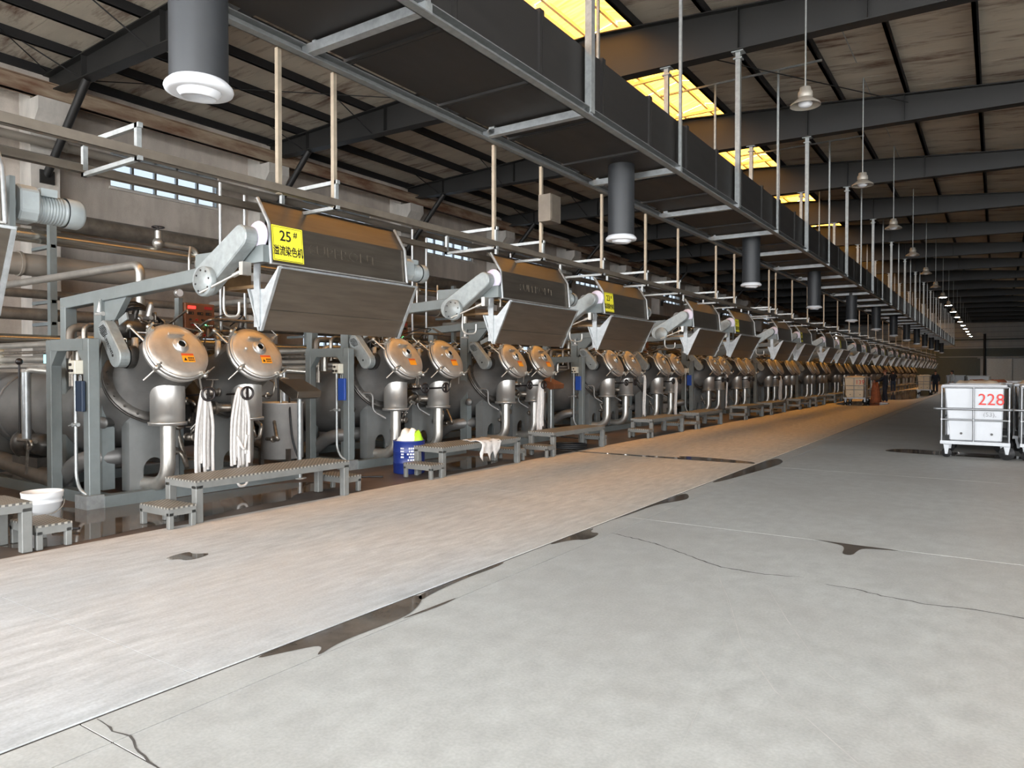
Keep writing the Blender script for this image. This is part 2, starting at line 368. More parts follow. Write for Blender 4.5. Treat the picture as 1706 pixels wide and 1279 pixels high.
ribbon([(-3.18, 6.5), (-2.93, 6.41), (-2.67, 6.33), (-2.42, 6.19), (-2.13, 6.0), (-1.87, 5.85), (-1.57, 5.82), (-1.23, 5.91)], .016, .0012, 'crack', 'crack')
ribbon([(-1.05, 5.82), (-.87, 5.81), (-.66, 5.74), (-.4, 5.7), (-.05, 5.75), (.6, 5.7)], .014, .0012, 'crack', 'crack')
ribbon([(-3.44, 1.66), (-3.15, 1.66), (-2.81, 1.59), (-2.5, 1.62)], .011, .0012, 'crack', 'crack')
ribbon([(-1.91, 5.81), (-1.54, 5.02), (-1.24, 4.28), (-.91, 3.72), (-.46, 3.22), (0, 2.9)], .006, .001, 'scratch', 'scratch')
ribbon([(-1.55, 5.83), (-1.12, 4.86), (-.76, 4.13), (-.34, 3.57)], .005, .001, 'scratch', 'scratch')
ribbon([(-2.2, 6.6), (-1.8, 5.6), (-1.42, 4.7), (-1.2, 3.6), (-1.1, 2.9)], .003, .001, 'scratch', 'scratch')
ribbon([(-.9, 4.9), (-.3, 4.2), (.3, 3.8)], .003, .001, 'scratch', 'scratch')
def puddle(pts, label, z=.0022, m='water', n=2, name='water_puddle'):
    P = chaikin(pts, n); cx = sum(p[0] for p in P) / len(P); cy = sum(p[1] for p in P) / len(P)
    mb = MB().add([(x, y, z) for x, y in P], [tuple(range(len(P)))]); fx = sum((P[i][0] * P[(i + 1) % len(P)][1] - P[(i + 1) % len(P)][0] * P[i][1]) for i in range(len(P)))
    if fx < 0: mb.f = [tuple(reversed(mb.f[0]))]
    return tag(obj(name, mb, m, org=(cx, cy, z)), label, 'puddle' if m == 'water' else 'stain', 'wet patches on the floor')
puddle([(-3.44, 2.45), (-3.44, 3.0), (-3.44, 3.6), (-3.44, 3.95), (-3.30, 3.78), (-3.20, 3.54), (-3.2, 3.3), (-3.22, 2.96), (-3.15, 2.70), (-3.26, 2.88), (-3.34, 2.72)], 'largest dark puddle lying along the floor joint in the foreground')
puddle([(-3.44, 3.9), (-3.44, 4.4), (-3.44, 5.05), (-3.39, 4.83), (-3.41, 4.4), (-3.37, 3.96), (-3.33, 3.8)], 'thin tapering puddle along the joint just past the largest puddle')
puddle([(-3.19, 3.45), (-3.18, 3.74), (-3.165, 4.05), (-3.14, 3.83), (-3.17, 3.5)], 'narrow streak of water beside the largest puddle')
puddle([(-3.44, 5.62), (-3.44, 6.3), (-3.42, 6.62), (-3.36, 6.38), (-3.25, 6.42), (-3.21, 6.1), (-3.36, 6.0)], 'small lobed puddle on the joint at mid floor')
puddle([(-3.44, 6.9), (-3.44, 8.4), (-3.42, 9.25), (-3.22, 8.85), (-3.24, 8.6), (-3.40, 8.2), (-3.41, 7.5)], 'long puddle on the joint beyond the small lobed one')
puddle([(-3.44, 10.2), (-3.44, 12.5), (-3.42, 13.95), (-3.16, 13.5), (-3.10, 12.8), (-3.22, 11.57), (-3.34, 10.4)], 'brown puddle on the joint opposite the fourth hood')
puddle([(-5.05, 13.1), (-4.7, 13.22), (-4.1, 13.15), (-3.5, 13.0), (-3.5, 12.6), (Y0, 12.8), (-4.78, 12.86)], 'brown streak of water reaching left from the joint', .006)
puddle([(-5.92, 3.46), (-5.96, 3.7), (-5.84, 3.66), (-5.74, 3.78), (-5.66, 3.62), (-5.68, 3.5), (-5.78, 3.5), (-5.82, 3.42)], 'small ragged puddle alone on the pale slab near the bench', .006)
puddle([(-1.95, 16.4), (-1.67, 17.1), (-.8, 16.9), (.5, 16.8), (.5, 16.1), (-.8, 16.1), (-1.58, 16.2)], 'dark wet patch under the cart marked 228')
puddle([(-1.5, 7.33), (-1.2, 7.29), (-.6, 7.29), (-.98, 7.2), (-1.02, 7.08), (-1.03, 6.85), (-1.12, 6.86), (-1.13, 7.12), (-1.2, 7.24)], 'faint damp patch at the floor joint in front of the cart', .0022, 'wet_stain', 2, 'damp_patch')
puddle([(-7.2, 2.9), (-7.16, 3.5), (-7.3, 4.1), (-7.22, 4.6), (-7.4, 5.4), (-7.3, 5.9), (-7.7, 6.3), (-7.5, 6.9), (-8.2, 7.2), (-8.62, 6.6), (-8.62, 4.3), (-9.4, 4.0), (-10.6, 4.0), (-10.4, 3.0), (-9.4, 2.6), (-8.3, 3.1), (-7.9, 2.8)], 'wide dark pool under the nearest bench and machine', .0022)
puddle([(-7.3, 9.0), (-7.2, 9.8), (-7.45, 10.8), (-8.3, 11.2), (-8.6, 10.2), (-8.4, 9.2), (-7.8, 8.9)], 'dark pool under the second bench', .0022)
puddle([(-5.6, 37.5), (-4.4, 38.6), (-4.6, 43), (-6.6, 44), (-6.9, 40), (-6.4, 38)], 'shining wet patch under the pushed cart down the aisle', .007)
puddle([(-7.0, 48), (-4.0, 46), (-3.6, 60), (-4.4, 75), (-6.9, 78)], 'long pale wet stretch of aisle far away', .007)

# ------------------------------------------------------------------ walls
wl = obj('wall_left', MB().box(XL - .3, XL, Y0, YE, 0, 2.2).box(XL - .3, XL, Y0, YE, 3.0, 6.24).box(XL - .3, XL, Y0, YE, 7.12, 8.6), 'wall_concrete')
tag(wl, 'stained concrete wall with window strips behind the machines', 'wall', kind='structure')
wi = 0
for k, yb in enumerate(BEAMS):
    obj('column', MB().box(XL, XL + .55, yb - .42, yb + .18, 0, 7.9), 'column_concrete', wl)
    obj('column_corbel', MB().prism([(XL + .4, 7.63), (XL + 1.05, 7.63), (XL + 1.05, 7.35), (XL + .8, 7.05), (XL + .4, 7.0)], yb - .47, yb + .23, 'xz'), 'column_concrete', wl)
    y0, y1 = yb + 1.6, min(yb + 4.62, YE - .3)
    if y1 - y0 < .8: continue
    for z0, z1, nm in ((6.24, 7.12, 5), (2.2, 3.0, 6)):
        # solid wall either side of the opening
        obj('wall_pier', MB().box(XL - .3, XL, yb + 4.62 - 6, y0, z0, z1), 'wall_concrete', wl)
        wi += 1
        if k > 13: 
            obj('blind_window', MB().box(XL - .3, XL - .2, y0, y1, z0, z1), 'box_cream', wl); continue
        w_ = thing('window_%d' % wi, '%s window strip, %s bay of the left wall' % ('high' if z0 > 5 else 'low', ORD[k]), 'window', (XL - .12, y0, z0), kind='structure')
        mb = MB(); mb.box(XL - .16, XL - .08, y0, y1, z0, z0 + .05).box(XL - .16, XL - .08, y0, y1, z1 - .05, z1)
        for j in range(nm + 1):
            yy = y0 + (y1 - y0) * j / nm; mb.box(XL - .16, XL - .08, yy - .03, yy + .03, z0, z1)
        obj('window_frame', mb, 'galvanised', w_)
        for j in range(nm):
            a, b_ = y0 + (y1 - y0) * j / nm, y0 + (y1 - y0) * (j + 1) / nm
            obj('pane', MB().box(XL - .125, XL - .12, a + .03, b_ - .03, z0 + .05, z1 - .05), 'window_glass', w_)
        obj('window_sill', MB().box(XL - .05, XL + .06, y0 - .05, y1 + .05, z0 - .06, z0), 'column_concrete', w_)
obj('eave_beam', MB().box(XL + .86, XL + .98, Y0, YE, 7.64, 7.98).box(XL + .80, XL + 1.04, Y0, YE, 7.64, 7.66).box(XL + .80, XL + 1.04, Y0, YE, 7.97, 7.99), 'eave_rust', wl)
obj('wall_plate', MB().box(XL, XL + .5, Y0, YE, 8.1, 8.5), 'wall_concrete', wl)
wb = obj('wall_back', MB().box(XL, XR, YE, YE + .3, 0, 9.5), 'end_wall'); tag(wb, 'pale grey end wall far down the hall', 'wall', kind='structure')
obj('wall_band', MB().box(XL, XR, YE - .08, YE, 3.6, 4.6), 'end_wall_dark', wb)
obj('wall_band', MB().box(XL, XR, YE - .06, YE, 5.6, 5.8), 'end_wall_dark', wb)
obj('lower_cladding', MB().box(XL, -1.7, YE - .1, YE, 0, 3.5), 'end_wall_dark', wb)
for k in range(6): obj('cladding_rail', MB().box(XL, XR, YE - .14, YE, 4.8 + .6 * k, 4.86 + .6 * k), 'rail_steel', wb)
obj('drain_pipe', MB().cyl((-1.25, YE - .2, 0), (-1.25, YE - .2, 6.4), .14), 'purlin', wb)
wr = obj('wall_right', MB().box(XR, XR + .3, SIDE[1], YE, 0, 8).box(XR, XR + .3, Y0, SIDE[0], 0, 8).box(XR, XR + .3, SIDE[0], SIDE[1], SIDE[2], 8), 'end_wall'); tag(wr, 'plain side wall out of sight on the right', 'wall', kind='structure')
wf = obj('wall_front', MB().box(XL, DOOR[0], Y0 - .1, Y0 + .2, 0, 9).box(DOOR[1], XR, Y0 - .1, Y0 + .2, 0, 8).box(DOOR[0], DOOR[1], Y0 - .1, Y0 + .2, DOOR[2], 9), 'wall_concrete')
tag(wf, 'near gable wall with the wide open loading door', 'wall', kind='structure')
door = thing('door_1', 'pale sliding door leaf in the far end wall', 'door', (0, YE - .2, 0), kind='structure')
obj('door_leaf', MB().box(-1.0, 1.6, YE - .2, YE - .12, 0, 3.3), 'sliding_door', door)
obj('door_leaf', MB().box(1.7, 4.2, YE - .2, YE - .12, 0, 3.3), 'sliding_door', door)
obj('door_track', MB().box(-2.0, 5.0, YE - .26, YE - .1, 3.32, 3.5), 'rail_steel', door)

# ------------------------------------------------------------------ roof
ce = obj('ceiling', MB().box(XL - .3, XL + .1, Y0, YE, 8.5, 8.62), 'eave_rust'); tag(ce, 'stained panel roof on dark steel beams and purlins', 'ceiling', kind='structure')
SK0, SK1 = -8.15, -6.35
def panel(x0, x1):
    z0, z1 = roof_z(x0), roof_z(x1)
    return MB().add([(x0, .006, z0), (x1, .006, z1), (x1, .994, z1), (x0, .994, z0), (x0, .006, z0 + .06), (x1, .006, z1 + .06), (x1, .994, z1 + .06), (x0, .994, z0 + .06)],
                    [(3, 2, 1, 0), (4, 5, 6, 7), (0, 1, 5, 4), (1, 2, 6, 5), (2, 3, 7, 6), (3, 0, 4, 7)])
pa = obj('roof_panel', panel(XL - .2, SK0), 'roof_panel', ce); pb = obj('roof_panel', panel(SK1, XR + .2), 'roof_panel', ce)
for p in (pa, pb):
    p.location.y = Y0
    for k in range(1, 118):
        q = p.copy(); C.objects.link(q); q.location.y = Y0 + k
obj('roof_deck', MB().add([(XL - .3, Y0, roof_z(XL) + .09), (SK0, Y0, roof_z(SK0) + .09), (SK0, YE, roof_z(SK0) + .09), (XL - .3, YE, roof_z(XL) + .09)], [(0, 1, 2, 3)]), 'purlin', ce)
obj('roof_deck', MB().add([(SK1, Y0, roof_z(SK1) + .09), (XR + .3, Y0, roof_z(XR) + .09), (XR + .3, YE, roof_z(XR) + .09), (SK1, YE, roof_z(SK1) + .09)], [(0, 1, 2, 3)]), 'purlin', ce)
px = [XL + .5 + 1.36 * k for k in range(8)] + [-6.2, -4.75, -3.3, -1.85, -.4, 1.05, 2.5, 3.95, 5.4, 6.85, 8.3, 9.75, 11.2, 12.65]
for x in px:
    z = roof_z(x); obj('purlin', MB().box(x - .035, x + .035, Y0, YE, z - .2, z).box(x - .035, x + .07, Y0, YE, z - .2, z - .185), 'purlin', ce)
xs = [XL + .5, -16.5, -13.2, -10.2, SK0, RX, SK1, -3.5, -.4, 3, 8, XR]
prof_top = [(x, (roof_z(x) if x <= RX else roof_z(x)) - .205) for x in xs]
bm_ = MB()
poly = prof_top + [(x, beam_bot(x)) for x in reversed(xs)]
bm_.prism(poly, -.006, .006, 'xz')
for top in (True, False):
    for i in range(len(xs) - 1):
        a = (xs[i], 0, (prof_top[i][1] if top else beam_bot(xs[i]))); b_ = (xs[i + 1], 0, (prof_top[i + 1][1] if top else beam_bot(xs[i + 1])))
        bm_.beam(a, b_, .28, .024)
for x in (-16.2, -13.2, -10.2, -4.1, -1.9, 1.0):
    bm_.box(x - .006, x + .006, -.12, .12, beam_bot(x), roof_z(x) - .21)
beam0 = None
for yb in BEAMS:
    if beam0 is None: beam0 = o = obj('roof_beam', bm_, 'roof_beam', ce)
    else: o = beam0.copy(); C.objects.link(o)
    o.location.y = yb
    for xc in (6.5,): obj('roof_column', MB().box(xc - .15, xc + .15, yb - .15, yb + .15, 0, beam_bot(xc)), 'roof_beam', ce)
for yb in BEAMS[:12]:
    obj('knee_brace', MB().cyl((XL + .5, yb - .1, 6.0), (-16.2, yb, beam_bot(-16.2)), .085, seg=12).box(XL + .4, XL + .6, yb - .25, yb + .05, 5.85, 6.15), 'roof_beam', ce)
for yb in BEAMS[1:8]:
    for x in px[1:7:2]:
        obj('stay_rod', MB().cyl((x, yb - 1.1, roof_z(x) - .2), (x + .12, yb - .05, beam_bot(x) + .06), .014, seg=6), 'purlin', ce)
for a, b_ in (((-17.6, 2.2, 8.3), (-12.5, 7.6, 8.5)), ((-12.5, 2.2, 8.5), (-17.6, 7.6, 8.3)), ((-17.6, 8.2, 8.3), (-12.5, 13.6, 8.5)), ((-6, 14.2, 8.4), (-1.8, 19.5, 8.0)), ((-6, 8.2, 8.4), (-1.8, 13.5, 8.0))):
    obj('tie_rod', MB().cyl(a, b_, .012, seg=6), 'purlin', ce)
# ridge skylight: raised curbs, steel ribs and translucent yellow sheets
ZC = 9.35
obj('skylight_curb', MB().box(SK0 - .03, SK0, Y0, YE, roof_z(SK0) - .02, ZC).box(SK1, SK1 + .03, Y0, YE, roof_z(SK1) - .02, ZC), 'skylight_curb', ce)
for yy in (Y0 + .2, YE - .1): obj('skylight_gable', MB().box(SK0, SK1, yy - .02, yy, 8.7, ZC + .3), 'skylight_curb', ce)
def sheet(x0, x1, z0, z1): return MB().add([(x0, .01, z0), (x1, .01, z1), (x1, 1.99, z1), (x0, 1.99, z0), (x0, .01, z0 + .01), (x1, .01, z1 + .01), (x1, 1.99, z1 + .01), (x0, 1.99, z0 + .01)], [(3, 2, 1, 0)])
sa = obj('skylight_sheet', sheet(SK0 - .05, RX, ZC, ZC + .22), 'skylight_sheet', ce); sb = obj('skylight_sheet', sheet(RX, SK1 + .05, ZC + .22, ZC), 'skylight_sheet', ce)
for p in (sa, sb):
    p.location.y = -9
    for k in range(1, 59):
        q = p.copy(); C.objects.link(q); q.location.y = -9 + 2 * k
for x in (SK0 + .25, RX, SK1 - .35):
    zz = ZC + .22 - abs(x - RX) * .25; obj('skylight_purlin', MB().box(x - .03, x + .03, Y0, YE, zz - .1, zz - .02), 'skylight_curb', ce)
rib = None
for k in range(37):
    if rib is None: rib = o = obj('skylight_rib', MB().beam((SK0, 0, ZC - .1), (SK1, 0, ZC - .1), .07, .08).box(SK0, SK0 + .08, -.04, .04, 8.85, ZC), 'skylight_curb', ce)
    else: o = rib.copy(); C.objects.link(o)
    o.location.y = -6.2 + 3 * k

# ------------------------------------------------------------------ suspended air duct
DX0, DX1, DZ = -5.66, -4.14, 4.70
duct = thing('air_duct', 'long black rectangular air duct hung from the roof above the aisle', 'duct', (-4.9, 4, DZ))
k = 0; y = -2.2
sec0 = None
while y < 100:
    if sec0 is None:
        sec0 = o = obj('duct_section', MB().box(DX0 + .06, DX1 - .06, -2.19, -.72, 4.83, 5.55).box(DX0 + .03, DX1 - .03, -2.2, -2.16, 4.80, 5.58).box(DX0 + .03, DX1 - .03, -.75, -.71, 4.80, 5.58), 'duct_black', duct, bev=0)
    else: o = sec0.copy(); C.objects.link(o); o.location.y = y + 2.2
    y += 1.5
for x in (DX0, DX1):
    obj('support_rail', MB().box(x - .05, x + .05, -2.5, 101, DZ, DZ + .012).box(x - .05, x - .04, -2.5, 101, DZ, DZ + .1).box(x - .05, x + .05, -2.5, 101, DZ + .09, DZ + .1), 'rail_steel', duct)
HY = [1.8 + 3 * k for k in range(33)]
cb = hg1 = hg2 = th = None
for i, y in enumerate(HY):
    if cb is None: cb = o = obj('cross_bar', MB().box(DX0 - .02, DX1 + .05, -.045, .045, DZ + .01, DZ + .10), 'galvanised_plate', duct)
    else: o = cb.copy(); C.objects.link(o)
    o.location.y = y
for i, y in enumerate(HY):
    onb = (i % 2 == 0)
    for x in (DX1 + .03, DX0 + .12):
        zt = beam_bot(x) if onb else roof_z(-3.3) - .22
        mb = MB(); w = .045 if onb else .022
        mb.box(x - w, x + w, y - w, y + w, DZ + .03, zt)
        if onb: mb.box(x - .11, x + .11, y - .09, y + .09, zt - .03, zt - .01).box(x - .08, x + .08, y - .07, y + .07, zt - .16, zt - .13)
        obj('hanger', mb, 'galvanised', duct)
    if not onb: obj('hanger_bar', MB().box(-6.9, -3.2, y - .02, y + .02, roof_z(-3.3) - .26, roof_z(-3.3) - .22), 'galvanised', duct)
# discharge spouts with white swivel rings
def spout(y):
    t = thing('duct_spout', 'x', 'air spout', (-4.9, y, 3.62), 'white-rimmed spouts under the duct')
    obj('spout_pipe', MB().lathe((-4.9, y, 3.70), (0, 0, 1), [(0, .205), (1.14, .205)], 28), 'nozzle_black', t)
    obj('spout_ring', MB().lathe((-4.9, y, 3.66), (0, 0, 1), [(.0, .15), (-.005, .2), (.005, .235), (.025, .242), (.045, .235), (.075, .206)], 32), 'white_plastic', t)
    obj('spout_cone', MB().lathe((-4.9, y, 3.68), (0.1, -.04, 1), [(.06, .175), (-.01, .165), (-.05, .13), (-.06, .118), (.0, .11), (.1, .08), (.14, .0)], 28), 'white_plastic', t)
    return t
sp0 = spout(3.15); index_kids(); y = 3.15
for k in range(13):
    t = sp0 if k == 0 else copy_tree(sp0, (-4.9, 3.15 + 7.2 * k, 3.62))
    t['label'] = ('big round black spout nearest the camera, white rim in full view' if k == 0 else 'black spout with white rim, %s along the duct from the camera' % ORD[k])

# ------------------------------------------------------------------ pipe tray above the hoods
tray = thing('pipe_tray', 'steel pipe tray with brass-coloured pipes running above the hoods', 'pipe tray', (-6.2, 3, 3.3))
obj('tray_rail', MB().box(-5.79, -5.71, -2, 101, 3.33, 3.345).box(-5.73, -5.715, -2, 101, 3.33, 3.405), 'tray_steel', tray)
obj('tray_rail', MB().box(-6.64, -6.56, -2, 101, 3.33, 3.345).box(-6.6, -6.585, -2, 101, 3.33, 3.4), 'tray_steel', tray)
for x, z, r in ((-5.82, 3.425, .013), (-5.88, 3.42, .013), (-5.95, 3.415, .02)):
    obj('tray_pipe', MB().cyl((x, -2, z), (x, 101, z), r, seg=8), 'pipe_brass', tray)
for i, y in enumerate([-.2, 3.15, 4.54, 5.24, 8.13, 9.37, 11.4, 13.3, 15.05, 17.6, 19.1, 22.6, 23.4, 25.6, 28, 31, 34, 37, 40, 43, 46, 49, 52, 56, 60, 65, 70, 76, 82, 88, 94]):
    if i != 2: obj('tray_bracket', MB().box(-6.62, -5.7, y - .02, y + .02, 3.56, 3.6).box(-6.62, -5.7, y - .02, y + .02, 3.30, 3.335).box(-6.62, -6.58, y - .02, y + .02, 3.3, 3.6).box(-5.76, -5.72, y - .02, y + .02, 3.3, 3.6), 'galvanised', tray)
    if i != 1:
        obj('tray_hanger', MB().box(-5.79, -5.745, y - .022, y + .022, 3.32, 4.72), 'hanger_tan', tray)
jb = tag(obj('junction_box', MB().box(-5.71, -5.5, 9.2, 9.5, 3.85, 4.25).box(-5.5, -5.49, 9.22, 9.48, 3.87, 4.23).box(-5.75, -5.71, 9.3, 9.4, 3.95, 4.15), 'tray_steel', org=(-5.6, 9.35, 3.85)), 'rusty metal electrical box on a tray hanger above the second hood', 'box')

# ------------------------------------------------------------------ big pipes along the wall
def wall_pipe(x, z, r, m, label, y0=-3, y1=YE - 1, flange=6.0, off=0):
    t = thing('wall_pipe', label, 'pipe', (x, y0, z - r), 'pipes along the left wall')
    obj('pipe_run', MB().cyl((x, y0, z), (x, y1, z), r, seg=20), m, t)
    mb = MB(); yy = y0 + 2 + off
    while yy < min(y1, 60): mb.cyl((x, yy, z), (x, yy + .05, z), r * 1.12, seg=20); yy += flange
    obj('pipe_bands', mb, m, t)['kind'] = 'stuff'
    return t
wall_pipe(-15, 4.15, .13, 'pipe_silver', 'shiny silver pipe, upper of the runs behind the first hood')
wall_pipe(-15.1, 3.62, .21, 'pipe_insulation', 'thick lagged pipe just below the shiny silver pipe', off=1)
wall_pipe(-14.9, 3.06, .085, 'pipe_grime', 'thin grimy pipe at mid height of the rack', off=2)
wall_pipe(-14.9, 2.68, .115, 'pipe_grime', 'medium grimy pipe under the thin one on the rack', off=.5)
wall_pipe(-14.6, 2.2, .09, 'pipe_silver', 'lowest bright pipe on the rack behind the barrels')
wall_pipe(-17.6, 6.70, .10, 'pipe_insulation', 'pale lagged pipe crossing the high windows', off=3)
wall_pipe(-17.5, 6.34, .07, 'pipe_insulation', 'lower pale pipe along the sill of the high windows', off=4)
wall_pipe(-17.3, 4.95, .2, 'pipe_grime', 'broad dusty pipe under the high windows', off=2.5)
for i, y in enumerate([0.4, 6.4, 12.4, 18.4, 24.4, 30.4, 36.4, 42.4, 48.4, 54.4]):
    t = thing('pipe_rack', 'steel pipe rack post with arms, %s along the wall' % ORD[i], 'pipe rack', (-14.6, y, 0), 'pipe rack posts')
    obj('post', MB().box(-14.72, -14.6, y - .06, y + .06, 0, 4.4), 'frame_paint', t)
    for z in (3.98, 3.38, 2.95, 2.54): obj('arm', MB().box(-15.4, -14.6, y - .04, y + .04, z - .06, z), 'frame_paint', t)
for i, y in enumerate([8.6, 11.2, 16.0, 20.5]):
    t = thing('rack_valve', 'silver valve with wheel on the wall pipes, %s from the left' % ORD[i], 'valve', (-14.9, y, 4.28), 'valves on the wall pipes')
    obj('valve_body', MB().sphere((-14.9, y, 4.36), .12).cyl((-14.9, y, 4.28), (-14.9, y, 4.62), .07), 'steel_pipe', t)
    obj('valve_wheel', MB().torus((-14.9, y, 4.7), (0, 0, 1), .12, .015).cyl((-14.9, y, 4.6), (-14.9, y, 4.72), .015), 'wheel_black', t)
    obj('branch_pipe', MB().tube(fillet([(-14.9, y, 4.36), (-14.9, y + .9, 4.36), (-14.9, y + .9, 3.95)], .2), .06, 10), 'steel_pipe', t)

# ------------------------------------------------------------------ dyeing machine (origin: base, local y = 0 at the hood's near end)
BX = -8.9
LOD = {}                                              # part name -> (highest machine index that shows it, flag)
mach = thing('dyeing_machine', 'x', 'machine', (BX, 0, 0), 'dyeing machines in the row')
def P(name, mb, m, parent=None, upto=99, flag=None, bev=0):
    o = obj(name, mb, m, parent or mach, bev=bev); LOD[o.name] = (upto, flag); return o
n30 = V(.866, 0, .5)
# base frame, portal and tall frame
P('base_frame', MB().box(-8.85, -8.70, -.3, 2.6, 0, .14).box(-13.2, -8.85, -.3, -.16, 0, .14).box(-13.2, -8.85, 2.46, 2.6, 0, .14).box(-11.2, -11.05, -.16, 2.46, 0, .14), 'frame_paint', upto=14)
por = P('portal_post', MB().box(-9.86, -9.73, -.43, -.30, 0, 2.0), 'frame_paint', flag='portal', upto=16, bev=.008)
P('portal_post', MB().box(-8.93, -8.80, -.43, -.30, 0, 2.0), 'frame_paint', flag='portal', upto=16, bev=.008)
P('portal_beam', MB().box(-9.73, -8.93, -.43, -.30, 1.86, 2.0).prism([(-9.73, 1.86), (-9.73, 1.68), (-9.58, 1.86)], -.42, -.31, 'xz').prism([(-8.93, 1.86), (-9.08, 1.86), (-8.93, 1.68)], -.42, -.31, 'xz'), 'frame_paint', flag='portal', upto=16)
P('foot_plate', MB().box(-9.0, -8.72, -.5, -.3, 0, .16), 'galvanised', flag='portal', upto=8)
cbx = P('switch_box', MB().box(-9.08, -8.93, -.52, -.40, 1.58, 1.74), 'box_cream', flag='portal', upto=7, bev=.006)
P('switch_knob', MB().cyl((-9.05, -.52, 1.62), (-9.05, -.545, 1.62), .018, seg=10).cyl((-8.98, -.52, 1.62), (-8.98, -.545, 1.62), .018, seg=10).cyl((-9.02, -.52, 1.69), (-9.02, -.54, 1.69), .018, seg=10), 'button_dark', cbx, upto=4, flag='portal')
P('conduit', MB().tube(fillet([(-9.05, -.46, 1.58), (-9.05, -.46, .35), (-8.95, -.46, .2), (-8.85, -.4, .14)], .12), .02, 8), 'galvanised', flag='portal', upto=6)
P('conduit_valve', MB().cyl((-9.11, -.46, .98), (-8.98, -.46, .98), .022, seg=8).cyl((-9.05, -.5, .98), (-9.05, -.42, .98), .025, seg=8).beam((-9.11, -.47, .98), (-9.2, -.47, .96), .012, .012), 'galvanised', flag='portal', upto=4)
P('tall_post', MB().box(-10.22, -10.08, -.1, .05, 0, 2.46), 'frame_paint', bev=.008, upto=12)
P('tall_post', MB().box(-9.34, -9.16, -.1, .05, .14, 2.5).prism([(-9.16, 2.52), (-8.55, 2.60), (-9.16, 2.0)], -.06, .01, 'xz'), 'frame_paint', upto=16)
P('arm_beam', MB().beam((-10.24, -.025, 2.50), (-6.95, -.025, 2.66), .13, .15), 'frame_paint', bev=.008)
P('hood_arm', MB().box(-7.2, -6.05, -.08, .03, 2.70, 2.87), 'frame_paint', upto=16)
